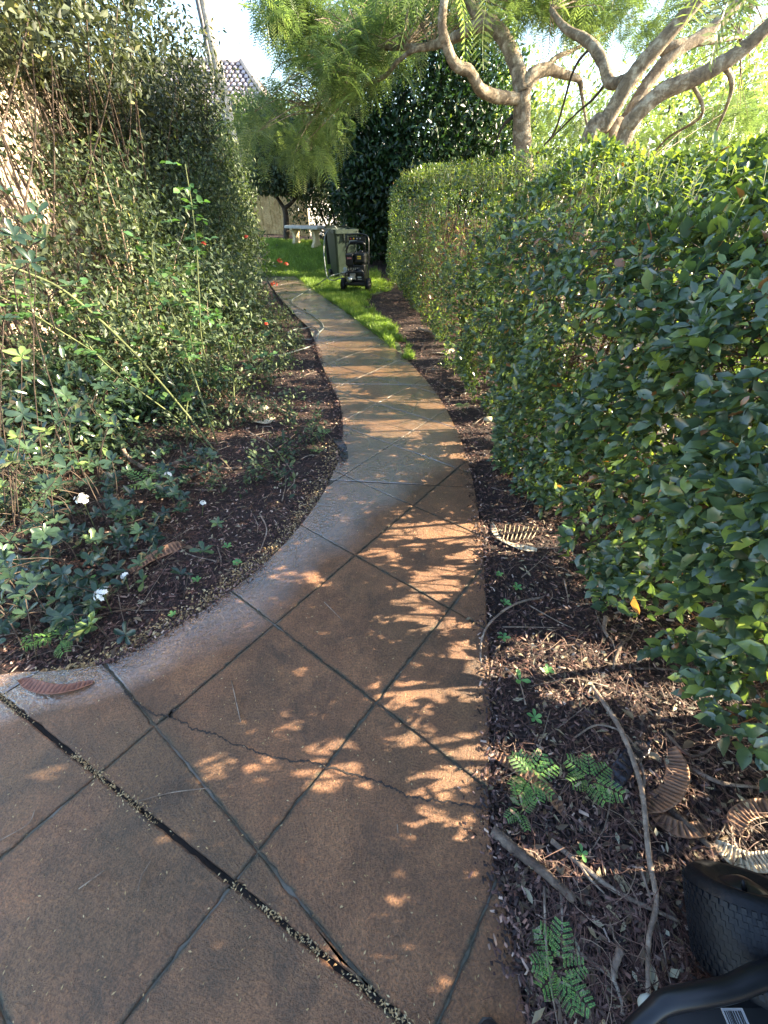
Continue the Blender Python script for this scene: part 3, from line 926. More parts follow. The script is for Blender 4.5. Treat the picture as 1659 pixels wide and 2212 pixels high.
# woody frame inside
v, f = [], []
for i in range(75):
    y = -1 + i * .18 + random.uniform(-.06, .06)
    x = float(hface(y)) + random.uniform(.35, .75)
    H = float(htop(y))
    b = Vector((x, y, -.02 + tz(x, y)))
    m_ = b + Vector((random.uniform(-.1, .1), random.uniform(-.1, .1), H * .35))
    v, f = tube_data([b, m_, m_ + Vector((random.uniform(-.2, .2), random.uniform(-.2, .2), H * .5))], [.016, .012, .005], 6, 4, .1, v, f)
    for j in range(9):
        s = b.lerp(m_, random.random()) + Vector((0, 0, random.uniform(0, H * .4)))
        e = s + Vector((random.uniform(-.5, .35), random.uniform(-.3, .3), random.uniform(.05, .4)))
        v, f = tube_data([s, s.lerp(e, .5) + Vector((0, 0, -.03)), e], [.005, .002], 4, 3, 0, v, f)
link('branches', mesh_py('hedge_branches', v, f, True), hedge, M['twig_dark'])
n = 14000
y = -1 + RS.rand(n) * 10
P = np.stack([hface(y) + .10 + RS.rand(n) * .5, y, .12 + RS.rand(n) * 1.25], 1)
P = P[keep_shade(P)]; n = len(P)
S, D, N = frame(rdir(n) * np.array([1, 1, .5]), rdir(n))
me = tiles('dead_twigs', NEED[0], NEED[1], P, S, D, N, .003 + .002 * RS.rand(n), .06 + .12 * RS.rand(n), .1 + 0 * P[:, 0])
o = link('dead_twigs', me, hedge, M['brown_leaf']); o['kind'] = 'stuff'

# ================================================================== TREES
# feathery frond template: rachis + pinnae, drooping
FR_V, FR_F = [], []
def frond_template(pairs=10):
    V_, F_ = [], []
    for i in range(pairs):
        t0 = i / pairs; t1 = (i + 1) / pairs
        z0 = -.45 * t0 ** 2; z1 = -.45 * t1 ** 2
        b = len(V_)
        V_ += [(-.010, t0, z0), (.010, t0, z0), (.008, t1, z1), (-.008, t1, z1)]
        F_.append((b, b + 1, b + 2, b + 3))
        ln = .30 * math.sin(math.pi * (.18 + .75 * t0)) + .04
        for s in (-1, 1):
            b = len(V_)
            ym = t0 + .05
            tip = (s * ln, ym + ln * .45, z0 - .06 * ln - .03)
            wd = .023
            V_ += [(s * .01, ym, z0), (s * ln * .5, ym + ln * .22 - wd, z0 - .005), tip, (s * ln * .5, ym + ln * .22 + wd, z0 - .01)]
            F_.append((b, b + 1, b + 2, b + 3) if s > 0 else (b + 3, b + 2, b + 1, b))
    return V_, F_
FT = frond_template(12)
def fronds(name, C, rad, per, L0, L1, parent, mat, litbias=None, droop=.20, shade=True, gap=.46):
    n = len(C) * per
    Cc = np.repeat(C, per, 0)
    D = rdir(n) * np.array([1, 1, .55]) + np.array([0, 0, -droop])
    P = Cc + rdir(n) * np.array([1, 1, .38]) * (rad * RS.rand(n) ** .6)[:, None]
    if shade:
        kp = keep_shade(P + nrm(D) * .12)
        P, D = P[kp], D[kp]; n = len(P)
    kg = vnoise(P, 3.0, 61) * .6 + vnoise(P, 8.0, 62) * .4 > gap
    P, D = P[kg], D[kg]; n = len(P)
    L = L0 + (L1 - L0) * RS.rand(n)
    S, D, N = frame(D, np.array([0, 0, 1.0]) + rdir(n) * .35)
    r = RS.rand(n) * .6 + .4 * vnoise(P, 1.6, 60)
    me = tiles(name, FT[0], FT[1], P, S, D, N, L, L, L, r)
    return link(name, me, parent, mat)
def centres(poly, n, Y0, Y1):
    """cluster centres spread through a volume of the crown"""
    xs_ = [p[0] for p in poly]; ys_ = [p[1] for p in poly]
    out = []
    while len(out) < n:
        u = random.uniform(min(xs_), max(xs_)); v = random.uniform(min(ys_), max(ys_))
        ins = False
        for i in range(len(poly)):
            (x1, y1), (x2, y2) = poly[i], poly[i - 1]
            if (y1 > v) != (y2 > v) and u < (x2 - x1) * (v - y1) / (y2 - y1) + x1: ins = not ins
        if ins: out.append(PY(u, v, random.uniform(Y0, Y1)))
    return np.array([tuple(p) for p in out])
def limb(tree, pts, rad, name='limb', mat=None, seg=10):
    return tube(name, [PY(*p) for p in pts], rad, mat or M['bark'], tree, seg, 8, .13)
def twigs_to(tree, C, anchors, mat, n=60, r=.007):
    v, f = [], []
    A = [Vector(a) for a in anchors]
    for i in range(min(n, len(C))):
        c = Vector(C[random.randrange(len(C))])
        a = min(A, key=lambda q: (q - c).length + random.random() * .5)
        mid = a.lerp(c, .5) + Vector((random.uniform(-.15, .15), random.uniform(-.15, .15), random.uniform(0, .25)))
        v, f = tube_data([a, mid, c], [r, r * .3], 5, 4, .1, v, f)
    return link('twigs', mesh_py('twigs', v, f, True), tree, mat)

# tree A: forked trunk behind the hedge with S-shaped limb and long limbs over the path
tb = PY(1128, 332, 6.0)
tA = empty('feathery_tree', (tb.x, 6.0, 0))
tag(tA, 'feathery leaved tree with a forked twisting trunk rising behind the middle of the hedge', 'tree')
gnd = Vector((tb.x + .05, 6.0, 0))
link('trunk', mesh_py('trunk', *tube_data([gnd, PY(1130, 430, 6.0), PY(1128, 332, 6.0), PY(1127, 260, 6.0), PY(1128, 200, 6.0)], [.13, .105, .098, .09, .085], 14, 10, .12), True), tA, M['bark'])
limb(tA, [(1130, 215, 6.0), (1095, 212, 5.9), (1060, 205, 5.75), (1035, 190, 5.65), (1015, 155, 5.55), (985, 140, 5.5), (965, 100, 5.45), (955, 55, 5.4), (960, 0, 5.4), (975, -80, 5.5)], [.052, .054, .05, .045, .043, .038, .03])
limb(tA, [(1128, 205, 6.0), (1118, 150, 6.1), (1095, 95, 6.2), (1065, 55, 6.3), (1030, 30, 6.4), (1000, -20, 6.5)], [.085, .075, .07, .065, .05, .04])
limb(tA, [(1062, 52, 6.3), (1020, 60, 6.35), (985, 80, 6.5), (930, 100, 6.7), (870, 102, 7.0), (790, 105, 7.4), (720, 112, 7.8)], [.06, .05, .045, .038, .03, .02, .01])
limb(tA, [(1128, 200, 6.0), (1150, 165, 6.05), (1180, 150, 6.1), (1215, 160, 6.2), (1250, 172, 6.3), (1256, 200, 6.35), (1262, 240, 6.4), (1272, 290, 6.4)], [.075, .07, .055, .04, .03, .018, .013, .01])
limb(tA, [(860, 130, 6.8), (830, 165, 7.0), (770, 190, 7.3), (720, 215, 7.6), (690, 240, 7.9)], [.022, .024, .02, .014, .006])
limb(tA, [(930, 100, 6.7), (890, 110, 6.7), (860, 132, 6.8)], [.03, .025, .02])
limb(tA, [(1180, 150, 6.1), (1200, 125, 6.2), (1235, 110, 6.4), (1280, 85, 6.7), (1330, 60, 7.0)], [.03, .022, .015, .008])
limb(tA, [(1112, 250, 6.1), (1095, 262, 6.1), (1080, 285, 6.15), (1065, 330, 6.2)], [.02, .018, .012, .008], mat=M['bark_dark'])
CL = centres([(590, 0), (640, 80), (610, 170), (550, 225), (540, 300), (610, 345), (640, 400), (690, 330), (720, 240), (790, 180), (870, 120), (890, 0)], 105, 6.3, 9.4)
fronds('crown', CL, .50, 22, .20, .34, tA, M['frond'], shade=False)
CL1 = centres([(540, 10), (570, 40), (640, 80), (700, 0), (600, -60)], 26, 6.3, 8)
fronds('crown', CL1, .30, 24, .18, .32, tA, M['frond'], shade=False)
CL2 = centres([(880, 0), (960, 40), (1100, 60), (1240, 40), (1300, 90), (1300, 0), (1250, -150), (880, -150)], 90, 6.0, 9.5)
fronds('crown', CL2, .45, 24, .18, .30, tA, M['frond'], shade=False)
CL3 = centres([(900, -40), (1300, -40), (1500, -700), (1000, -700)], 60, 4.6, 8.5)
fronds('crown', CL3, .45, 14, .25, .4, tA, M['frond'])
twigs_to(tA, list(CL) + list(CL2), [PY(720, 112, 7.8), PY(790, 105, 7.4), PY(930, 100, 6.7), PY(770, 190, 7.3), PY(690, 240, 7.9), PY(1000, -20, 6.5), PY(870, 102, 7.0), PY(975, -80, 5.5)], M['bark'], 170, .009)
# hanging seed pod tuft
limb(tA, [(1062, 40, 6.2), (1057, 100, 6.2)], [.006, .004])

# tree B: three trunks leaning to the right
b0 = PY(1290, 345, 5.0)
tB = empty('leaning_tree', (b0.x, 5.0, 0))
tag(tB, 'multi-trunk feathery tree leaning to the right behind the near end of the hedge', 'tree')
gB = Vector((b0.x - .25, 5.0, 0))
def trunkpts(pts): return [gB + Vector((random.uniform(-.08, .08), random.uniform(-.05, .05), 0))] + [PY(*p) for p in pts]
for pts, rad in (([(1262, 335, 5.0), (1310, 260, 5.0), (1370, 160, 4.95), (1430, 90, 4.9), (1500, 10, 4.85), (1560, -60, 4.8)], [.10, .074, .068, .062, .055, .048, .042]),
                 ([(1300, 335, 5.1), (1345, 270, 5.15), (1400, 180, 5.2), (1450, 120, 5.2), (1540, 60, 5.25), (1620, -20, 5.3)], [.09, .068, .06, .055, .048, .043, .04]),
                 ([(1330, 340, 4.9), (1365, 262, 4.85), (1430, 200, 4.8), (1520, 160, 4.75), (1600, 110, 4.7), (1665, 50, 4.65), (1760, -60, 4.6)], [.09, .072, .066, .061, .057, .052, .047, .042])):
    link('trunk', mesh_py('trunk', *tube_data(trunkpts(pts), rad, 14, 10, .12), True), tB, M['bark'])
limb(tB, [(1385, 150, 4.95), (1350, 172, 5.0), (1318, 178, 5.1), (1300, 130, 5.2), (1270, 90, 5.4), (1220, 60, 5.6), (1190, 20, 5.8)], [.04, .042, .045, .045, .04, .03, .02])
limb(tB, [(1430, 110, 5.2), (1470, 95, 5.2), (1550, 88, 5.3), (1600, 80, 5.4)], [.04, .035, .02, .01])
limb(tB, [(1480, 175, 4.8), (1500, 190, 4.8), (1515, 250, 4.9), (1440, 300, 5.3), (1400, 350, 5.6)], [.02, .015, .012, .01, .006])
limb(tB, [(1560, 140, 4.75), (1580, 170, 4.8), (1575, 215, 4.85), (1540, 300, 5.0)], [.02, .02, .014, .008])
limb(tB, [(1290, 90, 5.3), (1240, 150, 5.6), (1200, 280, 6.0), (1160, 330, 6.1)], [.012, .012, .01, .008], mat=M['bark_dark'])
limb(tB, [(1310, 178, 5.1), (1280, 215, 5.5), (1240, 250, 5.9), (1170, 320, 6.3)], [.012, .012, .009, .006], mat=M['bark_dark'])
CB = centres([(1150, -20), (1320, 90), (1400, 90), (1500, 60), (1700, 140), (1760, 250), (1700, -100), (1300, -200)], 125, 5.6, 9.0)
fronds('crown', CB, .45, 22, .17, .29, tB, M['frond'], shade=False)
CB2 = centres([(1290, 190), (1380, 210), (1480, 240), (1560, 190), (1690, 160), (1700, 340), (1500, 360), (1180, 330), (1150, 230)], 75, 7.5, 10.5)
fronds('crown', CB2, .45, 22, .18, .30, tB, M['frond'], shade=False)
CB3 = centres([(1200, -60), (2000, -60), (2400, -900), (1100, -900)], 50, 3.0, 7.5)
fronds('crown', CB3, .5, 16, .28, .4, tB, M['frond'])
twigs_to(tB, list(CB) + list(CB2), [PY(1600, 80, 5.4), PY(1560, -60, 4.8), PY(1620, -20, 5.3), PY(1190, 20, 5.8), PY(1540, 300, 5.0), PY(1400, 350, 5.6), PY(1500, 10, 4.85), PY(1430, 90, 4.9), PY(1700, 0, 4.6)], M['bark'], 60, .005)

# leafy blob crown helper
def crown(name, C, Rad, n, L0, L1, mat, parent, det=4, hollow=.5, gap=.4, seed=70, wr=.42, shade=True, rbase=0, squash=1.0, orient=.6):
    d = rdir(n)
    rr = hollow + (1 - hollow) * RS.rand(n) ** .6
    lump = .78 + .5 * vnoise(d * 1.0, 2.0, seed)
    P = np.asarray(C) + d * np.asarray(Rad) * (rr * lump)[:, None]
    k = vnoise(P, 3.2, seed + 1) * .6 + vnoise(P, 9, seed + 2) * .4 > gap
    if shade: k &= keep_shade(P)
    k &= P[:, 2] > terrain(P[:, 0], P[:, 1]) + .02
    P, d = P[k], d[k]; n = len(P)
    D = nrm(d * .5 + rdir(n) * .9); U = nrm(d * orient + np.array([0, 0, .7]) + rdir(n) * .6)
    L = L0 + (L1 - L0) * RS.rand(n)
    r = np.clip(RS.rand(n) * .8 + .3 * vnoise(P, 2, seed + 3) + rbase - .05, 0, 1)
    return link(name, leafmesh(name, P, D, U, L, L * wr, det, r), parent, mat)

# dark dense tree beyond the hedge
tD = empty('dark_tree', (.05, 13.3, 0))
tag(tD, 'tall dense dark green tree standing beyond the far end of the hedge', 'tree')
cD = PY(890, 260, 13.3)
crown('crown', (cD.x + .1, 13.4, 2.75), (2.35, 1.2, 2.75), 48000, .10, .17, M['dark'], tD, 4, .45, .24, 80, shade=False)
crown('crown', (cD.x - .7, 13.5, 1.5), (1.3, .6, 1.3), 12000, .08, .13, M['dark'], tD, 4, .3, .28, 84, shade=False)
for i in range(9):
    x0 = cD.x + random.uniform(-.7, .7); 
    tube('trunk', [(x0, 13.3 + random.uniform(-.2, .2), tz(x0, 13.3) - .05), (x0 * 1.1 + random.uniform(-.2, .2), 13.3, 1.6), (x0 * 1.4 + random.uniform(-.5, .5), 13.4, 3.8)], [.05, .04, .015], M['bark_dark'], tD, 8)

# far trees on the right and behind
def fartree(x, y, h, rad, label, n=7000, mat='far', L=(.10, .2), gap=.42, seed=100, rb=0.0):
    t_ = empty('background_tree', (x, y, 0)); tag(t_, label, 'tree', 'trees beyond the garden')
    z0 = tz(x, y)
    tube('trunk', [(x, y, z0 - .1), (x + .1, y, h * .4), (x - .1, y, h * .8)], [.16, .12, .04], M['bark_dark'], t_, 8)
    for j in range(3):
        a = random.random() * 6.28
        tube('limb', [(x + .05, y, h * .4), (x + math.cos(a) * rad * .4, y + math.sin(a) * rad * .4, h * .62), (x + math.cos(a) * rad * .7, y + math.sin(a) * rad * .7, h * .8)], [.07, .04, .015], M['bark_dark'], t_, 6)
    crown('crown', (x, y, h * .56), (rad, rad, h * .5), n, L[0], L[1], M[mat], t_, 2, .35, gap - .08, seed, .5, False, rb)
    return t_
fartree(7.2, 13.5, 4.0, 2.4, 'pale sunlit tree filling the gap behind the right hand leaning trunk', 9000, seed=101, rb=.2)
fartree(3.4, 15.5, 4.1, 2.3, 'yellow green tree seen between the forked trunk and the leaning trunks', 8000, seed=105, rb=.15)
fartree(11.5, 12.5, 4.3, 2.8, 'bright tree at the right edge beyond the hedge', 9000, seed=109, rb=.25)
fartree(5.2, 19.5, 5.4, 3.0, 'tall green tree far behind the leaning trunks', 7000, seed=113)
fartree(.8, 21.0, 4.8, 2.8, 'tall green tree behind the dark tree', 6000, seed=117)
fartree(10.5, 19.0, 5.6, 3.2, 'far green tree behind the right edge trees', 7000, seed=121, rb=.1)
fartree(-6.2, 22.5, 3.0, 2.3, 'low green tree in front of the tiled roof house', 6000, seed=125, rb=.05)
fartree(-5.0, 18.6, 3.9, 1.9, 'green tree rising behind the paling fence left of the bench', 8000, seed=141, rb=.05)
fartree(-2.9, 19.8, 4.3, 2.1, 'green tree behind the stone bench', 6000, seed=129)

# small dark-trunked tree by the bench
s0 = PY(616, 500, 14.9)
tS = empty('small_tree', (s0.x, 14.9, tz(s0.x, 14.9)))
tag(tS, 'small tree with a dark forked trunk standing left of the stone bench', 'tree')
zz = tz(s0.x, 14.9)
tube('trunk', [(s0.x, 14.9, zz - .05), PY(618, 470, 14.9), PY(614, 448, 14.9)], [.10, .08, .075], M['bark_dark'], tS, 10)
tube('limb', [PY(614, 450, 14.9), PY(604, 435, 14.9), PY(592, 415, 14.8), PY(585, 380, 14.8)], [.06, .05, .04, .02], M['bark_dark'], tS, 8)
tube('limb', [PY(615, 450, 14.9), PY(630, 438, 14.9), PY(642, 420, 14.9), PY(645, 380, 14.9)], [.06, .045, .035, .02], M['bark_dark'], tS, 8)
cS = PY(622, 330, 14.9)
crown('crown', tuple(cS), (1.7, 1.2, 1.15), 21000, .08, .15, M['lit'], tS, 4, .3, .34, 133, .45, False)
# shrub in front of the bright wall
sh = empty('tall_shrub', (-1.6, 15.6, tz(-1.6, 15.6)))
tag(sh, 'open leafy shrub in front of the bright white wall behind the bin', 'shrub')
crown('foliage', (-1.85, 15.6, 2.1), (1.1, .6, 1.7), 8000, .09, .15, M['dark'], sh, 4, .15, .42, 137, .45, False)
for i in range(5):
    tube('stem', [(-1.7 + random.uniform(-.3, .3), 15.6, .5), (-1.8 + random.uniform(-.5, .5), 15.6, 2.0), (-1.7 + random.uniform(-.8, .8), 15.6, 3.0)], [.03, .02, .01], M['bark_dark'], sh, 6)

# ================================================================== BUILDINGS, POLE, FENCE
hs = empty('neighbour_house', (-3.6, 6, 0))
tag(hs, 'cream rendered house wall behind the tall shrubs on the left', 'house')
def wallbox(name, a, b, th, z0, z1, mat, parent):
    a, b = Vector((*a, 0)), Vector((*b, 0)); d = (b - a).normalized(); nn = Vector((-d.y, d.x, 0)) * th
    vs = [a, b, b + nn, a + nn]; vs = [Vector((p.x, p.y, z0)) for p in vs] + [Vector((p.x, p.y, z1)) for p in vs]
    return link(name, mesh_py(name, vs, [(3, 2, 1, 0), (4, 5, 6, 7), (0, 1, 5, 4), (1, 2, 6, 5), (2, 3, 7, 6), (3, 0, 4, 7)]), parent, mat)
wallbox('wall', (-3.35, 2.2), (-4.55, 9.3), .25, -.1, 2.75, M['cream'], hs)
wallbox('plinth', (-3.33, 2.19), (-4.53, 9.3), .03, -.1, .22, M['concrete'], hs).location.x += .035
wallbox('eave', (-3.05, 2.0), (-4.25, 9.3), .9, 2.75, 2.87, M['conduit'], hs)

# tiled roof house
th = empty('tiled_roof_house', (-9, 27, .9))
tag(th, 'distant house with a sunlit tiled hip roof beyond the garden', 'house')
r0, r1 = PY(380, 137, 27.5), PY(522, 131, 27.5)
zr = (r0.z + r1.z) / 2
ze = zr - 2.3
xl, xr = r0.x - 3, r1.x
bodyx = xr + 2.0
box('wall', (xl, 25.6, .6), (bodyx - .5, 33, ze), M['whitewall'], th)
A = [Vector((xl, 24.9, ze)), Vector((bodyx, 24.9, ze)), Vector((xr, 27.5, zr)), Vector((xl, 27.5, zr)), Vector((bodyx, 33.2, ze)), Vector((xr, 30.2, zr)), Vector((xl, 33.2, ze)), Vector((xl, 30.2, zr))]
link('roof', mesh_py('roof', A, [(0, 1, 2, 3), (1, 4, 5, 2), (4, 6, 7, 5), (3, 2, 5, 7)]), th, M['roofgap'])
# tiles as real raised pieces on the face we see
e1 = Vector((1, 0, 0)); e2 = (A[3] - A[0]).normalized(); nn = e1.cross(e2).normalized()
slope = (A[3] - A[0]).length
tp = []
rowsN = 14
for j in range(rowsN):
    yy = slope * (j + .05) / rowsN
    xmax = bodyx + (xr - bodyx) * (j + .6) / rowsN
    x = xl + 2 + (j % 2) * .13
    while x < xmax - .1:
        tp.append(A[0] + Vector((x - xl, 0, 0)) + e2 * yy + nn * .02); x += .27
TP = np.array([tuple(p) for p in tp]); n = len(TP)
me = tiles('roof_tiles', [(-.5, 0, .5), (.5, 0, .5), (.5, 1, 0), (-.5, 1, 0), (-.5, 0, 0), (.5, 0, 0), (0, 0, .95), (0, 1, .5)], [(0, 6, 7, 3), (6, 1, 2, 7), (4, 5, 1, 6, 0)], TP,
           np.tile(tuple(e1), (n, 1)), np.tile(tuple(e2), (n, 1)), np.tile(tuple(nn), (n, 1)), np.full(n, .17), np.full(n, slope / rowsN * .82), np.full(n, .06), smooth=False)
link('roof_tiles', me, th, M['rooftile'])['kind'] = 'stuff'
tube('hip_cap', [A[1] + nn * .05, A[2] + nn * .05], .11, M['cream'], th, 8)
tube('ridge_cap', [A[2] + nn * .05, A[3] + nn * .05], .11, M['rooftile'], th, 8)

# timber pole
p0, p1 = PY(494, 262, 12.5), PY(428, -60, 12.5)
dirp = (p1 - p0).normalized(); g0 = p0 - dirp * ((p0.z - .0) / dirp.z)
pole = empty('timber_pole', tuple(g0))
tag(pole, 'weathered timber power pole rising behind the left shrubs with a dark conduit strip', 'pole')
tube('pole', [g0 - dirp * .2, p0, p1 + dirp * 1.5], [.125, .12, .105], M['poletimber'], pole, 16)
off = Vector((-.09, -.11, 0))
tube('conduit', [PY(481, 205, 12.5) + off, p1 + dirp * 1.4 + off], .045, M['conduit'], pole, 8)
bb = PY(462, 168, 12.45)
box('bracket', (bb.x - .55, 12.2, bb.z - .10), (bb.x + .05, 12.34, bb.z + .0), M['poletimber'], pole)
box('bracket', (bb.x - .52, 12.18, bb.z + .003), (bb.x + .02, 12.34, bb.z + .05), M['conduit'], pole)

# paling fence
fn = empty('paling_fence', (-4, 17.2, .8))
tag(fn, 'weathered tan timber paling fence behind the small tree and stone bench', 'fence')
fa, fb = Vector((-6.2, 17.4, 0)), Vector((-2.55, 17.0, 0))
nP = 34
base_me = None
for i in range(nP):
    c = fa.lerp(fb, (i + .5) / nP)
    z0 = tz(c.x, c.y)
    if base_me is None:
        bm = bmesh.new(); box_bm(bm, (-.05, -.009, 0), (.05, .009, 1.7), None, .004)
        base_me = bpy.data.meshes.new('paling'); bm.to_mesh(base_me); bm.free(); base_me.materials.append(M['paling'])
    o = bpy.data.objects.new('paling', base_me); COL.objects.link(o); o.parent = fn
    o.location = Vector((c.x, c.y, z0 + random.uniform(-.02, .02))) - fn.location
    o.rotation_euler = (0, random.uniform(-.01, .01), -.11)
for zz_ in (1.1, 2.1):
    tube('rail', [fa + Vector((0, .06, zz_)), fb + Vector((0, .06, zz_))], .03, M['paling'], fn, 4)
# bright white wall behind
ww = empty('white_wall', (-1.3, 18.2, .8))
tag(ww, 'bright white rendered wall glimpsed through leaves above the bin', 'wall')
wallbox('wall', (-2.6, 17.1), (.6, 19.3), .2, .4, 3.3, M['whitewall'], ww)

# ================================================================== LEFT SHRUBS
# tall screening shrub: stems fanning upward and small olive leaves along them
def screen(name, label, bases, top, nst, nleaf, L0, L1, mat, stemmat, seed, spread=.5, wr=.4, stem_r=.014, gap=.36, lo=.35, det=4, shade=True, band=None):
    t_ = empty(name, (bases[0][0], bases[0][1], 0)); tag(t_, label, 'shrub')
    pts = []; 
    for i in range(nst):
        bx, by = random.choice(bases)
        bx += random.uniform(-.12, .12); by += random.uniform(-.12, .12)
        hh = top * random.uniform(.65, 1.08)
        lean = Vector((random.uniform(-spread, spread), random.uniform(-spread, spread), 0))
        p0_ = Vector((bx, by, tz(bx, by) - .03)); p1_ = p0_ + lean * .35 + Vector((random.uniform(-.05, .05), 0, hh * .4)); p2_ = p0_ + lean * hh * .55 + Vector((0, 0, hh * .75)); p3_ = p0_ + lean * hh * .8 + Vector((random.uniform(-.1, .1), 0, hh))
        tube('stem', [p0_, p1_, p2_, p3_], [stem_r * random.uniform(.7, 1.3), stem_r * .7, stem_r * .4, .003], stemmat, t_, 6, 4)
        cm = catmull([p0_, p1_, p2_, p3_], 6); pts += cm[3:]
        for j in range(5):
            s = cm[random.randrange(4, len(cm) - 3)]
            pts += [s + Vector((random.uniform(-.35, .35), random.uniform(-.3, .3), random.uniform(.1, .4)))] * 2
    A_ = np.array([tuple(p) for p in pts])
    idx = RS.randint(0, len(A_), nleaf)
    P = A_[idx] + RS.normal(size=(nleaf, 3)) * np.array([.17, .17, .16])
    k = (vnoise(P, 4, seed) * .6 + vnoise(P, 10, seed + 1) * .4 > gap) & (P[:, 2] > lo)
    if shade: k &= keep_shade(P)
    if band: k &= ~((P[:, 2] > band[0]) & (P[:, 2] < band[1]) & (vnoise(P, 1.6, seed + 5) > .27))
    P = P[k]; n_ = len(P)
    D = nrm(rdir(n_) + np.array([0, 0, .15])); U = nrm(rdir(n_) * .8 + np.array([.2, 0, .7]))
    L = L0 + (L1 - L0) * RS.rand(n_)
    r = np.clip(RS.rand(n_) * .85 + .25 * vnoise(P, 2, seed + 2) - .05, 0, 1)
    o = link('foliage', leafmesh('foliage', P, D, U, L, L * wr, det, r), t_, mat); o['kind'] = 'stuff'
    return t_
screen('screen_shrub', 'tall olive green shrub with many thin dark stems at the far left against the wall', [(-3.0, 3.4), (-2.9, 4.1), (-3.1, 4.6)], 3.3, 32, 34000, .055, .095, M['screen'], M['twig_dark'], 201, .45, .36, .012, .42, .9, shade=False, band=(.7, 2.3))
screen('screen_shrub', 'tall open shrub with arching stems in front of the cream wall', [(-3.2, 5.2), (-3.3, 5.8), (-3.1, 6.3)], 3.4, 30, 36000, .055, .095, M['screen'], M['twig_dark'], 211, .42, .36, .013, .40, .9, shade=False, band=(.8, 2.5))
screen('screen_shrub', 'tall dense shrub rising in front of the timber pole', [(-3.5, 7.2), (-3.5, 8.2), (-3.45, 9.0), (-3.3, 9.4)], 3.3, 34, 40000, .06, .10, M['screen'], M['twig_dark'], 221, .34, .38, .014, .30, .2, shade=False)
screen('screen_shrub', 'green shrub filling the gap below the timber pole beside the lawn', [(-3.6, 10.6), (-3.9, 11.2), (-4.2, 12.0)], 2.7, 26, 22000, .06, .11, M['lit'], M['twig_dark'], 226, .34, .38, .014, .28, .1, shade=False)
screen('screen_shrub', 'leafy green shrub hiding the foot of the timber pole', [(-3.25, 9.9), (-3.3, 10.6), (-3.45, 11.2)], 2.35, 26, 24000, .06, .11, M['lit'], M['twig_dark'], 228, .22, .38, .014, .26, .1, shade=False)
screen('pale_stemmed_shrub', 'shrub with pale bare lower stems and light green leaves in the sun', [(-2.75, 4.9), (-2.7, 5.05)], 1.9, 12, 6500, .045, .075, M['lit'], M['twig_pale'], 231, .45, .42, .018, .40, .35, shade=False)
screen('bare_stem_shrub', 'leaning cluster of brown twiggy stems low on the far left', [(-2.95, 3.3), (-2.95, 3.8)], 1.2, 13, 4200, .045, .075, M['lit'], M['stick_dark'], 236, .6, .42, .009, .40, .2, shade=False)
screen('light_green_shrub', 'loose sunlit light green shrub in front of the pale bare stems', [(-2.3, 4.3), (-2.0, 4.6), (-2.5, 4.0)], .95, 22, 6500, .045, .08, M['lit'], M['twig_pale'], 237, .5, .45, .007, .42, .12, shade=False)
screen('light_green_shrub', 'small loose sunlit shrub behind the rose canes', [(-1.75, 4.2), (-1.6, 3.9)], .5, 14, 2200, .035, .065, M['lit'], M['twig_dark'], 238, .6, .45, .005, .42, .05, shade=False)
# flowering bush near the lawn
fb_ = screen('flowering_bush', 'rounded glossy bush with small red flower clusters overhanging the far path', [(-2.65, 7.0), (-2.9, 7.8), (-3.1, 8.8), (-2.7, 6.4)], 2.0, 34, 26000, .045, .08, M['lit'], M['twig_dark'], 241, .40, .42, .01, .36, .05, shade=False)
crown('foliage', (-2.75, 7.6, .8), (.85, 1.7, .95), 15000, .045, .08, M['lit'], fb_, 4, .5, .40, 247, .42, False)
fc_ = screen('flowering_bush', 'dense low part of the bush at the bend with a red flower on its edge', [(-1.95, 5.6), (-2.2, 5.3)], .95, 18, 7500, .04, .07, M['lit'], M['twig_dark'], 251, .45, .42, .008, .36, .03, shade=False)
def flower_cluster(c, rad, nfl, mat, parent, ps=.012, name='flower'):
    c = Vector(c); n_ = nfl * 5
    P_, D_, U_ = [], [], []
    for i in range(nfl):
        d = Vector((random.gauss(0, 1), random.gauss(0, 1) - .4, abs(random.gauss(0, 1)) + .2)).normalized()
        fcn = c + d * rad * random.uniform(.6, 1)
        a1 = d.orthogonal().normalized(); b1 = d.cross(a1)
        ph = random.random() * 6
        for k_ in range(5):
            an = ph + k_ * 1.2566
            P_.append(fcn); D_.append(a1 * math.cos(an) + b1 * math.sin(an) + d * .25); U_.append(d)
    n_ = len(P_)
    me = leafmesh(name, np.array([tuple(p) for p in P_]), np.array([tuple(p) for p in D_]), np.array([tuple(p) for p in U_]), np.full(n_, ps), np.full(n_, ps * .85), 4)
    return link(name, me, parent, mat)
for (u, v_0, Y, rd) in ((604, 566, 7.9, .055), (618, 572, 7.8, .04), (592, 617, 6.9, .06), (440, 527, 6.2, .03), (532, 513, 7.0, .03)):
    flower_cluster(PY(u, v_0, Y), rd, 12, M['red'], fb_, .018)
for (u, v_0, Y, rd) in ((575, 700, 5.6, .025), (430, 765, 4.4, .02)):
    flower_cluster(PY(u, v_0, Y), rd, 8, M['red'], fc_, .018)
tube('stem', [(-2.3, 7.6, .9), PY(604, 566, 7.9) + Vector((0, 0, -.04))], [.006, .004], M['twig_dark'], fb_, 5)

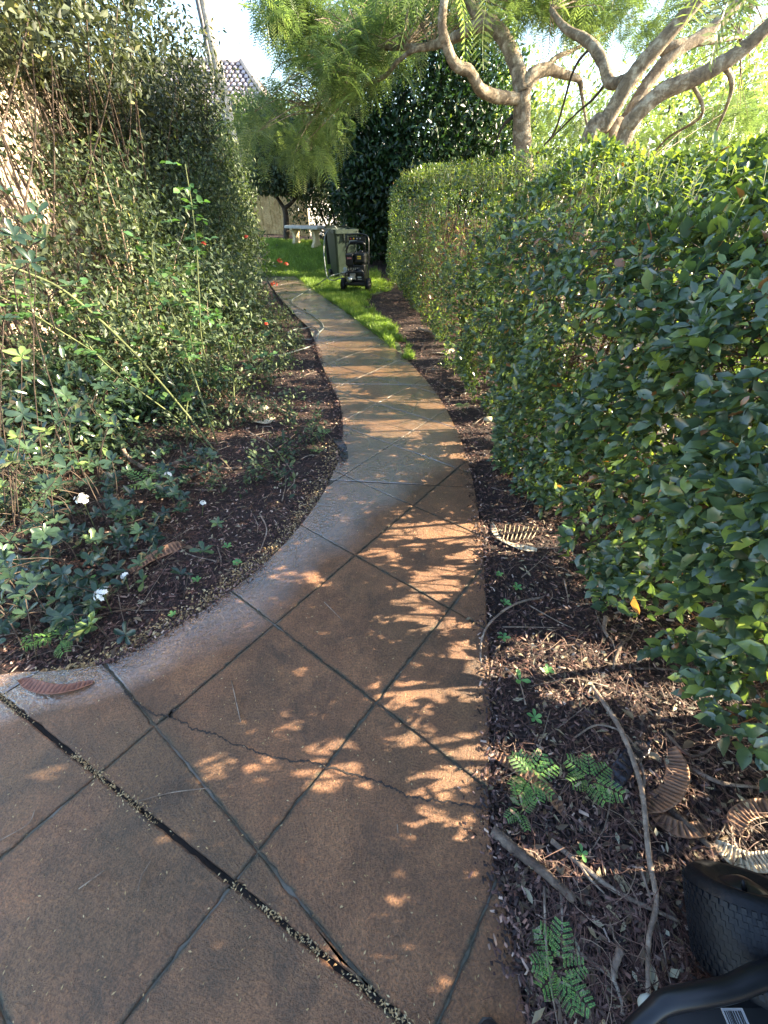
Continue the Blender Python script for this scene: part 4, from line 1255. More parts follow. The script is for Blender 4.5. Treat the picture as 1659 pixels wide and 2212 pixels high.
# mid-left shrubs, darker, in the shade
ms = empty('bed_shrub', (-2.4, 3.0, 0)); tag(ms, 'dark broad leaved shrub in the middle of the left bed', 'shrub')
crown('foliage', (-2.45, 3.05, .25), (.55, .7, .42), 2600, .06, .10, M['round'], ms, 8, .2, .40, 261, .42, False)
crown('foliage', (-1.95, 3.6, .12), (.55, .5, .25), 1500, .05, .08, M['round'], ms, 4, .2, .42, 265, .42, False)
for i in range(10):
    a = random.random() * 6.28
    tube('stem', [(-2.4, 3.0, 0), (-2.4 + .2 * math.cos(a), 3.0 + .2 * math.sin(a), .25), (-2.4 + .5 * math.cos(a), 3.0 + .5 * math.sin(a), .45)], [.008, .006, .003], M['twig_dark'], ms, 5)

# near shrub: whorls of round glossy leaves
def rosette_shrub(name, label, spots_, lmin, lmax, nind, rbright=.12):
    t_ = empty(name, (spots_[0][0].x, spots_[0][0].y, 0)); tag(t_, label, 'shrub')
    P_, D_, U_, L_, r_ = [], [], [], [], []
    v, f = [], []
    for (c, ax, br) in spots_:
        if c.x > -1.6 and c.x > float(path_left(max(c.y, .95))) - .10: continue
        if c.y < 1.02 and c.x > -1.6: continue
        c = Vector(c); ax = Vector(ax).normalized(); a1 = ax.orthogonal().normalized(); b1 = ax.cross(a1)
        ph = random.random() * 6; k_n = random.randint(4, 7); rb = random.random() ** 1.4 * .85
        if br or random.random() < rbright * .3: rb = random.uniform(.90, .98)
        for k_ in range(k_n):
            an = ph + k_ * 6.283 / k_n + random.uniform(-.25, .25)
            d = a1 * math.cos(an) + b1 * math.sin(an) + ax * random.uniform(.1, .8)
            P_.append(c); D_.append(d); U_.append(ax + d * -.2); L_.append(random.uniform(lmin, lmax)); r_.append(min(1, max(0, rb + random.uniform(-.08, .08))))
        gx_ = c.x + random.uniform(-.22, .15); gy_ = c.y + random.uniform(-.1, .25)
        if c.z > .5: gx_ = c.x - random.uniform(.3, .7)
        base = Vector((gx_, gy_, tz(gx_, gy_)))
        if c.z > .5 and random.random() < .6: base = c + Vector((-.2, .05, -.2))
        v, f = tube_data([base, base.lerp(c, .5) + Vector((random.uniform(-.05, .05), random.uniform(-.05, .05), .05)), c], [.0035, .0016], 5, 3, 0, v, f)
    link('stems', mesh_py('stems', v, f, True), t_, M['twig_dark'])['kind'] = 'stuff'
    P_ = np.array([tuple(p) for p in P_]); D_ = np.array([tuple(p) for p in D_]); U_ = np.array([tuple(p) for p in U_]); L_ = np.array(L_); r_ = np.array(r_)
    Wd_ = L_ * (.42 + .12 * RS.rand(len(L_)))
    u_, v_, z_ = proj(P_)
    app = np.where((u_ > -10) & (u_ < 1670) & (v_ > 0) & (v_ < 2212), L_ / z_, 0)
    order = np.argsort(-app); pk = np.zeros(len(P_), bool); pk[order[:nind]] = True; pk &= app > 0
    place_leaves(t_, P_[pk], D_[pk], U_[pk], L_[pk], Wd_[pk], r_[pk], leaf_variants('shrub_leaf', M['round'], 10, ROUND))
    if (~pk).any():
        o = link('foliage', leafmesh('foliage', P_[~pk], D_[~pk], U_[~pk], L_[~pk], Wd_[~pk], 8, r_[~pk]), t_, M['round']); o['kind'] = 'stuff'
    return t_
ROUND = ([(0, 0, 0), (-.30, .28, .03), (0, .3, -.01), (.30, .28, .03), (-.52, .68, .03), (0, .68, -.03), (.52, .68, .03), (-.32, .93, -.02), (.32, .93, -.02), (0, 1, -.08)],
         [(0, 2, 1), (0, 3, 2), (1, 2, 5, 4), (2, 3, 6, 5), (4, 5, 9, 7), (5, 6, 8, 9)])
sps = []
for i in range(430):
    # footprint: wedge hugging the left frame edge, thinning to the right
    u = random.uniform(-120, 470); v0 = random.uniform(960, 1440)
    if u > 470 - (v0 - 1010) * .80: 
        if random.random() < .93: continue
    h = random.uniform(.04, .28) * (1.3 if u < 150 else .62)
    c = G(u, v0, h)
    ax = Vector((random.gauss(.1, .35), random.gauss(-.25, .35), 1))
    sps.append((c, ax, False))
for (u, v0, h) in ((75, 1385, .12), (30, 1440, .10), (310, 1255, .07), (470, 1130, .05), (300, 1150, .14), (15, 1400, .2)):
    sps.append((G(u, v0, h), Vector((random.gauss(0, .3), -.4, 1)), True))
rs = rosette_shrub('white_flowered_shrub', 'low shrub with round glossy leaves and white flower clusters at the lower left', sps, .038, .066, 290)
for (u, v0, h, rd, nf) in ((190, 1100, .2, .028, 14), (237, 1303, .13, .026, 10), (370, 1045, .18, .014, 3), (281, 1264, .10, .012, 2), (445, 1105, .08, .012, 3)):
    c = G(u, v0, h); c.z += .06; flower_cluster(c, rd * 1.5, nf + 4, M['white'], rs, .012)
    tube('stem', [(c.x - .05, c.y + .03, 0.02), tuple(c)], .0025, M['cane'], rs, 5)
sps = []
for i in range(230):
    u = random.uniform(-200, 260); v0 = random.uniform(700, 1010)
    if u > 120 and random.random() < .5: continue
    h = random.uniform(.15, .62)
    c = G(u, v0, 0); c = G(u, v0, h)
    sps.append((c, Vector((random.gauss(.1, .4), random.gauss(-.3, .4), 1)), random.random() < .06))
for (u, v0, Y) in ((20, 430, 2.2), (60, 460, 2.1), (10, 500, 2.0), (110, 500, 2.1), (70, 560, 2.0), (30, 600, 1.9), (130, 610, 2.1), (10, 690, 1.8), (40, 760, 1.8), (15, 830, 1.7), (60, 880, 1.7)):
    for k_ in range(1):
        sps.append((PY(u + random.uniform(-25, 25), v0 + random.uniform(-15, 15), Y), Vector((random.gauss(.2, .4), random.gauss(-.3, .4), 1)), random.random() < .5))
rosette_shrub('leafy_shrub', 'taller glossy leaved shrub at the left edge with pale fresh tips', sps, .04, .07, 200, .3)

# low ground cover between the shrubs
n = 34000
y = 1.9 + RS.rand(n) ** 1.3 * 6.4; x = -3.4 + RS.rand(n) * (path_left(y) + 3.4 - .15)
P = np.stack([x, y, terrain(x, y) + .015 + .20 * RS.rand(n) ** 1.4], 1)
kk = (vnoise(P * np.array([1, 1, 0]), 2.6, 300) * .6 + vnoise(P * np.array([1, 1, 0]), 9, 301) * .4 > .46 + .22 * sstep(-1.6, -.6, x)); P = P[kk]; n = len(P)
L = .02 + .035 * RS.rand(n)
gc = link('ground_cover', leafmesh('ground_cover', P, nrm(rdir(n) + np.array([0, 0, .3])), np.array([0, 0, 1.0]) + rdir(n) * .4, L, L * .5, 4, RS.rand(n) * .95), None, M['lit'])
tag(gc, 'low creeping green plants scattered over the left garden bed', 'ground cover', kind='stuff')
# rose canes
rose = empty('rose_bush', (-1.5, 3.2, 0)); tag(rose, 'straggly rose bush with long arching green thorny canes across the left bed', 'shrub')
def cane(pts, r0=.008, leaves=0, rose_=rose):
    Pp = [p if isinstance(p, Vector) else PY(*p) for p in pts]
    tube('cane', Pp, [r0, r0 * .75, r0 * .4], M['cane'], rose_, 6, 8, .12)
    cm = catmull(Pp, 14)
    # thorns
    v, f = [], []
    for i in range(2, len(cm) - 2, 2):
        d = Vector((random.gauss(0, 1), random.gauss(0, 1), random.gauss(0, 1))).normalized()
        b = len(v); p = cm[i]; t_ = (cm[i + 1] - p).normalized()
        v += [p + t_ * .004, p - t_ * .004, p + d * .013 - t_ * .002, p + d.cross(t_) * .003]; f += [(b, b + 1, b + 2), (b + 1, b + 3, b + 2), (b + 3, b, b + 2)]
    link('thorns', mesh_py('thorns', v, f), rose_, M['cane'])['kind'] = 'stuff'
    P_, D_, U_, L_ = [], [], [], []
    for i in range(leaves):
        p = cm[random.randrange(len(cm) // 4, len(cm))]
        d = Vector((random.gauss(0, 1), random.gauss(-.2, 1), random.gauss(.2, .5))).normalized()
        s_ = d.cross(Vector((0, 0, 1))).normalized(); ll = random.uniform(.05, .09)
        for (a, b_) in ((.5, 1), (.5, -1), (1, 1), (1, -1), (1.4, 0)):
            q = p + d * ll * a
            P_.append(q); D_.append((s_ * b_ + d * .5) if b_ else d); U_.append(Vector((random.gauss(0, .4), random.gauss(0, .4), 1))); L_.append(random.uniform(.042, .065))
    if P_:
        P_ = np.array([tuple(p) for p in P_]); L_ = np.array(L_)
        o = link('foliage', leafmesh('rose_leaves', P_, np.array([tuple(p) for p in D_]), np.array([tuple(p) for p in U_]), L_, L_ * .68, 8), rose_, M['rose']); o['kind'] = 'stuff'
cane([G(460, 970), (400, 890, 3.1), (288, 761, 2.8), (156, 641, 2.5), (60, 590, 2.3), (-40, 560, 2.1)], .010, 10)
cane([G(455, 975), (400, 917, 3.1), (240, 797, 2.75), (168, 709, 2.6), (140, 650, 2.5)], .007, 8)
cane([G(506, 905), (505, 840, 3.7), (500, 777, 3.7), (480, 709, 3.7), (428, 657, 3.6), (395, 655, 3.5)], .008, 14)
cane([G(490, 905), (486, 880, 3.7), (440, 757, 3.6), (430, 640, 3.5), (425, 540, 3.5), (415, 450, 3.5), (400, 355, 3.5)], .007, 26)
cane([G(404, 960), (404, 877, 3.2), (422, 817, 3.2), (408, 709, 3.15), (385, 640, 3.1)], .006, 10)
cane([G(500, 920), (540, 840, 3.6), (580, 760, 3.5), (600, 690, 3.5)], .005, 5)
cane([G(300, 900), (250, 800, 3.0), (90, 690, 2.7), (0, 640, 2.5)], .006, 12)
cane([G(470, 960), (380, 700, 3.2), (330, 560, 3.2), (340, 480, 3.2)], .006, 14)

# ================================================================== SMALL GREEN PLANTS
# bipinnate seedling frond mesh
def seedling_frond():
    P_, D_, U_, L_ = [], [], [], []
    for i in range(6):
        t = .25 + .75 * i / 5
        z = .12 * math.sin(t * 2.2)
        pl = .34 * math.sin(math.pi * (.25 + .55 * t)) 
        for s in (-1, 1):
            for j in range(8):
                q = (j + 1) / 8
                px = s * pl * q; py = t + pl * q * .55
                for s2 in (-1, 1):
                    P_.append((px, py, z - .08 * q * q)); D_.append((s * .55 + -s2 * .35 * s, .35 + s2 * .75, .0)); U_.append((0, 0, 1)); L_.append(.070 * (1 - .35 * q))
    P_ = np.array(P_); D_ = np.array(D_, float); U_ = np.array(U_, float); L_ = np.array(L_)
    return leafmesh('seedling_frond', P_, D_, U_, L_, L_ * .55, 4)
SFM = seedling_frond(); SFM.materials.append(M['seedling'])
def seedling(u, v0, size, label, nf=5, h=.06):
    b = G(u, v0, 0); z0 = tz(b.x, b.y)
    t_ = empty('seedling', (b.x, b.y, z0)); tag(t_, label, 'seedling', 'feathery seedlings in the mulch')
    tube('stem', [(b.x, b.y, z0 - .01), (b.x + .005, b.y, z0 + h)], .0022, M['cane'], t_, 5)
    ph = random.random() * 6
    for i in range(nf):
        an = ph + i * 6.283 / nf + random.uniform(-.3, .3)
        o = bpy.data.objects.new('frond', SFM); COL.objects.link(o); o.parent = t_
        s = size * random.uniform(.8, 1.1)
        o.location = (.004 * math.cos(an), .004 * math.sin(an), h * random.uniform(.6, 1))
        o.rotation_euler = (random.uniform(.0, .5), random.uniform(-.2, .2), an)
        o.scale = (s, s, s)
    return t_
seedling(145, 1400, .10, 'large feathery seedling beside the lower left corner of the path', 7, .08)
seedling(1135, 1700, .085, 'sunlit feathery seedling lying over a brown pod right of the path', 8, .07)
seedling(1265, 1695, .08, 'feathery seedling right of the sunlit one, beside the black pod', 6, .05)
seedling(1195, 2095, .075, 'feathery seedling at the bottom edge of the photo by the path edge', 7, .05)
seedling(1120, 1760, .06, 'small feathery seedling just below the sunlit one', 4, .04)
seedling(330, 1065, .13, 'feathery seedling behind the white flowered shrub', 6, .12)
seedling(700, 950, .07, 'feathery seedling left of the black pod at the path edge', 5, .05)
seedling(690, 985, .06, 'small feathery seedling just below the one by the black pod', 4, .04)
seedling(1000, 890, .08, 'feathery seedling at the foot of the hedge beside the path bend', 5, .06)
seedling(985, 765, .10, 'distant feathery seedling under the hedge beyond the bend', 5, .07)
seedling(620, 795, .10, 'feathery seedling in the far left bed beside the path', 5, .08)
seedling(455, 910, .08, 'feathery seedling under the rose canes', 5, .06)
# little broad-leaf weeds
WT = leaf_variants('weed_leaf', M['seedling'], 4, ROUND)
def weed(u, v0, label, s=.025, nl=5):
    b = G(u, v0, 0); z0 = tz(b.x, b.y)
    t_ = empty('weed', (b.x, b.y, z0)); tag(t_, label, 'weed', 'small green weeds in the mulch')
    tube('stem', [(b.x, b.y, z0 - .01), (b.x, b.y, z0 + .03)], .0015, M['cane'], t_, 4)
    n_ = nl; an = RS.rand() * 6 + np.arange(n_) * 6.283 / n_
    P_ = np.tile((b.x, b.y, z0 + .03), (n_, 1)); D_ = np.stack([np.cos(an), np.sin(an), .3 + .2 * RS.rand(n_)], 1)
    place_leaves(t_, P_, D_, np.tile((0, 0, 1.0), (n_, 1)), s * (.8 + .5 * RS.rand(n_)), s * .55 * np.ones(n_), .1 + .6 * RS.rand(n_), WT)
for a in [(515, 1225, 'small green weed near the left path edge above the puddled corner', .03, 6), (495, 1190, 'smaller weed just behind the one at the left path edge'), (430, 1265, 'tiny weed in the left bed between the pod and the path'),
          (1075, 1250, 'small weed beside the right path edge below the pale pod'), (1115, 1275, 'tiny weed among twigs right of the path'), (1090, 1310, 'green weed next to the arching stick'),
          (1085, 1385, 'lit green weed at the top of the sunlit mulch'), (1120, 1480, 'glossy two leaved weed in the sunlit mulch', .035, 3), (1180, 1455, 'small weed in the middle of the sunlit mulch'),
          (1250, 1850, 'small weed left of the long grey stick', .02, 4), (1568, 1915, 'bright upright weed in front of the black tyre', .04, 3), (1150, 1560, 'tiny weed above the brown pod'),
          (195, 1265, 'small green weed under the white flowered shrub', .04, 5), (380, 1340, 'tiny grey green weed near the wet corner of the path', .02, 5), (1225, 1150, 'weed leaves at the hedge foot beside the sunlit pod', .035, 5)]:
    weed(*a)

# ================================================================== PODS, STICKS, STONES
def pod(pts, wd, label, mat, ribs=16, arch=.012, h=.006, opened=0, name='seed_pod', lift=0, rot=0):
    """flat curved pod: pts in ground metres"""
    Pp = catmull([(p[0], p[1], 0) for p in pts], 16)
    m_ = len(Pp); vs, fs, rn = [], [], []
    NA = 8
    # arc length
    s = [0]
    for i in range(1, m_): s.append(s[-1] + (Pp[i] - Pp[i - 1]).length)
    Ltot = s[-1]
    NL = max(60, ribs * 6)
    Q = []
    for k_ in range(NL + 1):
        d_ = Ltot * k_ / NL
        j = min(m_ - 2, max(0, int(np.searchsorted(s, d_)) - 1))
        tt = (d_ - s[j]) / max(1e-6, s[j + 1] - s[j]); Q.append(Pp[j].lerp(Pp[j + 1], tt))
    c0 = Q[NL // 2]
    zb = max(tz(q.x, q.y) for q in Q[::6]) + .006 + lift
    onpath = any((q.x < float(path_right(q.y)) and q.x > float(path_left(q.y))) for q in Q[::6]) or c0.y < .95 and c0.x < .33
    if onpath: zb = max(zb, PTOP + .003)
    for k_, q in enumerate(Q):
        t = k_ / NL
        tg = (Q[min(NL, k_ + 1)] - Q[max(0, k_ - 1)]).normalized(); sd_ = Vector((-tg.y, tg.x, 0))
        ww = wd * .5 * min(1, (math.sin(math.pi * min(1, max(0, t * .94 + .03))) * 1.9) ** .65)
        ww = max(ww, .0025)
        wob_ = .7 * math.sin(t * 9 + ribs) + .4 * math.sin(t * 23 + wd * 900)
        rib = (.5 + .5 * math.cos(t * ribs * 2 * math.pi + wob_)) * (.55 + .45 * abs(math.sin(t * 17 + ribs * 1.7)))
        zc = zb + arch * math.sin(math.pi * t)
        for a in range(NA + 1):
            e = -1 + 2 * a / NA
            inner = 1 - abs(e) ** 3
            z = zc + h * (abs(e) ** 6) * .8 + h * (rib - .4) * inner * 1.3
            ee = e + .10 * inner * math.sin(t * ribs * 2 * math.pi + 1) * 0
            if tilt_: z += e * wd * tilt_
            z += random.gauss(0, .0006) + .006 * math.sin(t * 7 + ribs) * e
            vs.append(q + sd_ * (ww * ee) + Vector((0, 0, z))); rn.append(min(1, max(0, (rib * .9 * inner + (1 - inner) * .9))))
    base = len(vs)
    for k_ in range(NL + 1):
        for a in (0, NA):
            p = vs[k_ * (NA + 1) + a]; vs.append(Vector((p.x, p.y, p.z - .007))); rn.append(.3)
    for k_ in range(NL):
        for a in range(NA):
            q = k_ * (NA + 1) + a; fs.append((q, q + 1, q + NA + 2, q + NA + 1))
        q = k_ * (NA + 1); b_ = base + k_ * 2
        fs.append((b_, q, q + NA + 1, b_ + 2)); fs.append((q + NA, b_ + 1, b_ + 3, q + 2 * NA + 1)); fs.append((b_ + 1, b_, b_ + 2, b_ + 3))
    ctr = Vector((c0.x, c0.y, zb))
    me = mesh_py(name, [v_ - ctr for v_ in vs], fs, True)
    a_ = me.attributes.new('rnd', 'FLOAT', 'POINT'); a_.data.foreach_set('value', rn)
    me.materials.append(mat)
    o = bpy.data.objects.new(name, me); COL.objects.link(o); o.location = ctr
    tag(o, label, 'seed pod', 'curved woody seed pods fallen around the path')
    return o
tilt_ = 0
def gp(*a): return [(G(u, v, .02).x, G(u, v, .02).y) for u, v in a]
pod(gp((48, 1472), (90, 1492), (140, 1496), (205, 1478)), .040, 'reddish brown ribbed seed pod lying on the path corner at the far left', M['pod_red'], 18)
tilt_ = .3
pod(gp((278, 1232), (330, 1208), (395, 1172)), .042, 'brown ribbed seed pod in the left bed near the white flowers', M['pod'], 15, .02)
tilt_ = 0
pod(gp((722, 950), (738, 968), (746, 1000)), .062, 'wet black seed pod lying at the left edge of the path', M['pod_black'], 5, .01, .002)
pod(gp((1063, 1625), (1120, 1660), (1180, 1705), (1222, 1762)), .040, 'brown seed pod partly under the sunlit seedling right of the path', M['pod'], 18)
tilt_ = .35
pod(gp((1450, 1612), (1462, 1670), (1440, 1720), (1388, 1748)), .058, 'large curved brown seed pod standing out right of the long stick', M['pod'], 22, .02)
tilt_ = 0
pod(gp((1400, 1600), (1360, 1640), (1318, 1700)), .055, 'matt black seed pod lying behind the long stick', M['pod_black'], 8, .012, .002)
pod(gp((1410, 1738), (1435, 1770), (1480, 1792), (1538, 1785)), .042, 'pale brown curled seed pod below the large curved one', M['pod'], 12, .015)
pod(gp((1548, 1818), (1600, 1855), (1660, 1862), (1730, 1840)), .050, 'sunlit seed pod with strong pale ribs at the right edge', M['pod_pale'], 20, .015, .008)
pod(gp((1590, 1800), (1600, 1760), (1650, 1745), (1720, 1760)), .048, 'brown arched seed pod behind the pale ribbed one at the right edge', M['pod'], 16, .015)
pod(gp((1062, 1130), (1075, 1160), (1110, 1178), (1160, 1188)), .030, 'pale half seed pod in full sun right of the path', M['pod_pale'], 14, .004, .004)
pod(gp((1155, 1108), (1170, 1085), (1195, 1062)), .042, 'brown seed pod tucked under the hedge edge', M['pod'], 12, .015)
pod(gp((975, 832), (985, 850), (1005, 848), (1012, 832)), .05, 'dark curled seed pod under the hedge beyond the bend', M['pod_black'], 8, .02)
pod(gp((935, 762), (965, 765), (985, 752)), .06, 'pale sunlit seed pod in the far right bed', M['pod_pale'], 10, .02)
pod(gp((545, 905), (575, 908), (592, 895)), .05, 'sunlit seed pod beside the pale stones in the left bed', M['pod_pale'], 10, .01)
pod(gp((370, 1000), (420, 1005), (455, 998)), .05, 'flat brown seed pod behind the fallen branch in the left bed', M['pod'], 14, .01)
# the comb of the pale half pod: exposed cross walls beside it
v, f = [], []
for i in range(8):
    a = G(1085 + i * 9, 1168 - i * .5, .03); b = G(1092 + i * 10, 1132 + i * 1, .03)
    v, f = tube_data([a, (a + b) / 2 + Vector((.004, 0, .006)), b], [.0035, .002], 5, 3, 0, v, f)
tag(link('pod_ribs', mesh_py('pod_ribs', v, f, True), None, M['pod_pale']), 'row of pale exposed ribs left from a broken pod in the sun', 'seed pod')

def stick(pts, r0, label, mat='stick', fork=None, knob=.2, h=None, name='fallen_stick'):
    Pp = []
    for i, (u, v0) in enumerate(pts):
        p = G(u, v0, .02); p.z = max(tz(p.x, p.y), PTOP if False else -1) + r0 + (h[i] if h else .008)
        Pp.append(p)
    c = Pp[0].copy()
    t_ = empty(name, tuple(c)) if fork else None
    rr = [r0, r0 * .85, r0 * .6]
    o = tube(name if not t_ else 'main_stick', Pp, rr, M[mat], t_, 8, 7, knob)
    if fork:
        for fk in fork:
            Q = [Vector((G(u, v0, .02).x, G(u, v0, .02).y, tz(*G(u, v0, .02).xy) + r0 + .01)) for u, v0 in fk]
            tube('side_twig', Q, [r0 * .6, r0 * .3], M[mat], t_, 6, 5, knob)
    tag(t_ or o, label, 'stick', 'sticks fallen on the garden beds')
stick([(1278, 1478), (1330, 1560), (1365, 1640), (1385, 1720), (1402, 1850), (1415, 1950), (1400, 2030), (1402, 2165)], .0095, 'long pale grey stick running down the right bed to the bottom corner', 'stick', [[(1385, 1720), (1393, 1670), (1355, 1590), (1290, 1568), (1240, 1595)]], h=[.0, .015, .02, .025, .02, .02, .015, .01])
stick([(1175, 1285), (1130, 1298), (1085, 1325), (1045, 1370), (1038, 1430), (1058, 1482)], .006, 'thin arching stick leaning against the right edge of the path', 'stick', h=[0, .02, .03, .03, .02, .0])
stick([(1075, 1395), (1060, 1440), (1060, 1482)], .005, 'short pale twig inside the arching stick', 'stick')
stick([(1062, 1795), (1110, 1835), (1160, 1875), (1238, 1945)], .018, 'thick mottled rotting branch beside the path in the lower right bed', 'stick_dark', knob=.35)
stick([(1190, 1815), (1270, 1880), (1340, 1930), (1470, 1990)], .008, 'forked brown stick under the long grey stick', 'stick', [[(1250, 1865), (1275, 1900), (1305, 1930)]])
stick([(1210, 1905), (1214, 1960), (1216, 2045)], .0045, 'thin upright-lying pale twig left of the bottom sticks', 'stick')
stick([(1218, 2040), (1270, 2070), (1330, 2120), (1350, 2195)], .006, 'crooked brown twig near the bottom edge', 'stick')
stick([(1342, 2050), (1330, 2085), (1325, 2120)], .010, 'short thick cut twig standing near the long stick', 'stick')
stick([(1248, 2140), (1262, 2180), (1280, 2225)], .006, 'dark twig at the very bottom beside the seedling', 'stick_dark')
stick([(1085, 1795), (1130, 1850), (1225, 1935)], .003, 'fine brown stalk lying across the rotting branch', 'stick_dark')
stick([(262, 950), (272, 985), (310, 1012), (358, 1028)], .018, 'thick grey curved branch in the left bed', 'stick', h=[.05, .04, .02, .01])
stick([(360, 1005), (420, 985), (470, 1010), (522, 1012)], .014, 'brown sunlit bark branch lying in the middle of the left bed', 'stick_dark', [[(450, 1020), (410, 1030), (395, 1050)]])
stick([(595, 878), (615, 888), (640, 902)], .012, 'short pale branch by the stones in the left bed', 'stick')
stick([(310, 725), (350, 712), (400, 712), (430, 706), (520, 702)], .022, 'long pale branch lying in the sunlit far left bed', 'stick')
stick([(310, 800), (350, 792), (410, 790)], .012, 'pale straight stick in the shade of the left bed', 'stick')
stick([(1440, 1640 - 60), (1500, 1690 - 60), (1560, 1600)], .006, 'dark twig near the hedge foot', 'stick_dark')
stick([(1308, 1335), (1304, 1360), (1312, 1378)], .010, 'short pale cut twig below the hedge', 'stick')
stick([(1345, 1385), (1330, 1420), (1325, 1445)], .009, 'short dark grey twig lying at the top right of the sunlit mulch', 'stick_dark')
stick([(1370, 1442), (1430, 1445), (1490, 1455)], .005, 'straight thin twig under the low hedge leaves', 'stick_dark')
stick([(905, 712), (918, 716), (936, 722)], .022, 'stubby pale grey piece of branch in the far right bed', 'stick')
stick([(1500, 1660), (1560, 1690), (1640, 1700)], .008, 'pale fallen branch beside the large brown pod', 'stick')
stick([(1450, 1745), (1500, 1790), (1540, 1830)], .012, 'flat strip of bark between the curled pods', 'stick_dark')
stick([(655, 1130), (680, 1105), (722, 1075), (705, 1090)][:3], .006, 'dark twig overhanging the left edge of the path', 'stick_dark')
stick([(560, 1105), (575, 1140), (560, 1190)], .005, 'thin bent twig in the left bed near the path', 'stick')
stick([(530, 925), (590, 965), (635, 1030), (620, 1060)], .005, 'long thin curved twig in the left bed', 'stick')

v, f = [], []
for i in range(420):
    y = .98 + random.random() ** 1.2 * 6.5; x = random.uniform(-3.3, float(path_left(y)) - .06)
    if random.random() < .35:
        y = random.uniform(.1, 5); x = random.uniform(float(path_right(y)) + .05, float(hface(y)) + .5)
    ll = random.uniform(.08, .35); a = random.random() * 6.28; p = Vector((x, y, 0)); q = p + Vector((math.cos(a), math.sin(a), 0)) * ll
    if path_left(max(q.y, .95)) - .03 < q.x < path_right(q.y) + .03: continue
    m_ = (p + q) / 2 + Vector((random.uniform(-.04, .04), random.uniform(-.04, .04), 0)); pts_ = []
    for w_ in (p, m_, q): pts_.append((w_.x, w_.y, tz(w_.x, w_.y) + random.uniform(.008, .03)))
    v, f = tube_data(pts_, [random.uniform(.0018, .005), .0012], 4, 3, .2, v, f)
tag(link('scattered_twigs', mesh_py('scattered_twigs', v, f, True), None, M['stick']), 'loose dry twigs lying all over the mulch on both sides', 'twigs', kind='stuff')
def stone(u, v0, r, label):
    b = G(u, v0, .02); bm = bmesh.new(); bmesh.ops.create_icosphere(bm, subdivisions=2, radius=1)
    for vv in bm.verts:
        k_ = 1 + random.uniform(-.12, .12); vv.co = Vector((vv.co.x * r * 1.3 * k_, vv.co.y * r * k_, vv.co.z * r * .7 * k_))
    me = bpy.data.meshes.new('stone'); bm.to_mesh(me); bm.free(); me.materials.append(M['stone'])
    me.polygons.foreach_set('use_smooth', [True] * len(me.polygons))
    o = bpy.data.objects.new('stone', me); COL.objects.link(o); o.location = (b.x, b.y, tz(b.x, b.y) + r * .4)
    tag(o, label, 'stone', 'pale stones in the beds')
stone(548, 886, .028, 'small pale rounded stone in the left bed')
stone(570, 880, .038, 'larger pale stone beside the small one in the left bed')
stone(1055, 905, .035, 'rounded tan stone at the foot of the hedge')
bq = G(1027 + 5, 1632, .0)
# larger pale dry leaves lying around, each a thing
DL = leaf_variants('fallen_leaf', M['litter'], 5, LEAF8)
def fallen(u, v0, L, ang, label, on=False):
    b = G(u, v0, .02); z0 = (PTOP + .006) if on else tz(b.x, b.y) + .02
    me = random.choice(DL[2:])
    o = bpy.data.objects.new('fallen_leaf', me); COL.objects.link(o)
    o.location = (b.x, b.y, z0 + .004); o.rotation_euler = (random.uniform(.05, .25), random.uniform(-.3, .3), ang); o.scale = (L * .45, L, L)
    tag(o, label, 'leaf', 'larger dry leaves fallen on the ground')
for a in [(1165, 2000, .04, 2.5, 'silvery curled leaf by the lower right path edge'), (1150, 1955, .04, .4, 'tan leaf just above the silvery curled one'), (1170, 1700 + 180, .05, 1.2, 'brown folded leaf next to the rotting branch'),
          (445, 1425 - 410, .06, 1.0, 'pale leaf beside the fallen branch in the left bed'), (290, 1338, .05, -1.9, 'grey leaf at the foot of the left shrub'), (640, 1203, .06, 1.5, 'pale leaf in the left bed'),
          (1085, 1890, .035, 3.0, 'green grey leaf at the right path edge', ), (1500, 1600, .06, 2.0, 'pale leaf under the hedge'), (1430, 1640, .05, 1.0, 'tan leaf beside the large pod'),
          (1620, 1750, .05, .3, 'pale oval leaf near the right edge'), (420, 1190, .07, 1.4, 'long brown leaf beside the left pod'), (1005, 1345, .03, -1.2, 'small pale leaf on the right side of the path', True),
          (1405, 2080, .05, 2.9, 'pale curved leaf beside the long stick'), (1370, 1555, .05, .6, 'tan leaf near the fork of the long stick'), (315, 1235, .06, 2.1, 'pale leaf under the white flowers')]:
    fallen(*a)
bq = G(1062, 1538, .02)

# ================================================================== BENCH
bx, by = -2.28, 14.3
bz = tz(bx, by)
bench = empty('garden_bench', (bx, by, bz)); tag(bench, 'curved-leg concrete garden bench at the far edge of the lawn', 'bench')
Mb = Matrix.Translation((bx, by, bz)) @ Matrix.Rotation(R(-32), 4, 'Z')
box('seat', (-.62, -.20, .43), (.62, .20, .505), M['concrete'], bench, Mb, .02)
def bench_leg(x):
    prof = [(-.19, 0), (-.17, .05), (-.115, .12), (-.09, .2), (-.10, .3), (-.14, .37), (-.19, .41), (-.19, .43)]
    out = [(a, b) for a, b in prof] + [(-a, b) for a, b in prof[::-1]]
    n_ = len(out); vs = [Mb @ Vector((x - .045, a, b)) for a, b in out] + [Mb @ Vector((x + .045, a, b)) for a, b in out]
    fs = [tuple(range(n_)), tuple(range(n_, 2 * n_))[::-1]] + [(i, i + n_, (i + 1) % n_ + n_, (i + 1) % n_) for i in range(n_)]
    link('leg', mesh_py('leg', vs, fs), bench, M['sandstone'])
bench_leg(-.38); bench_leg(.38)

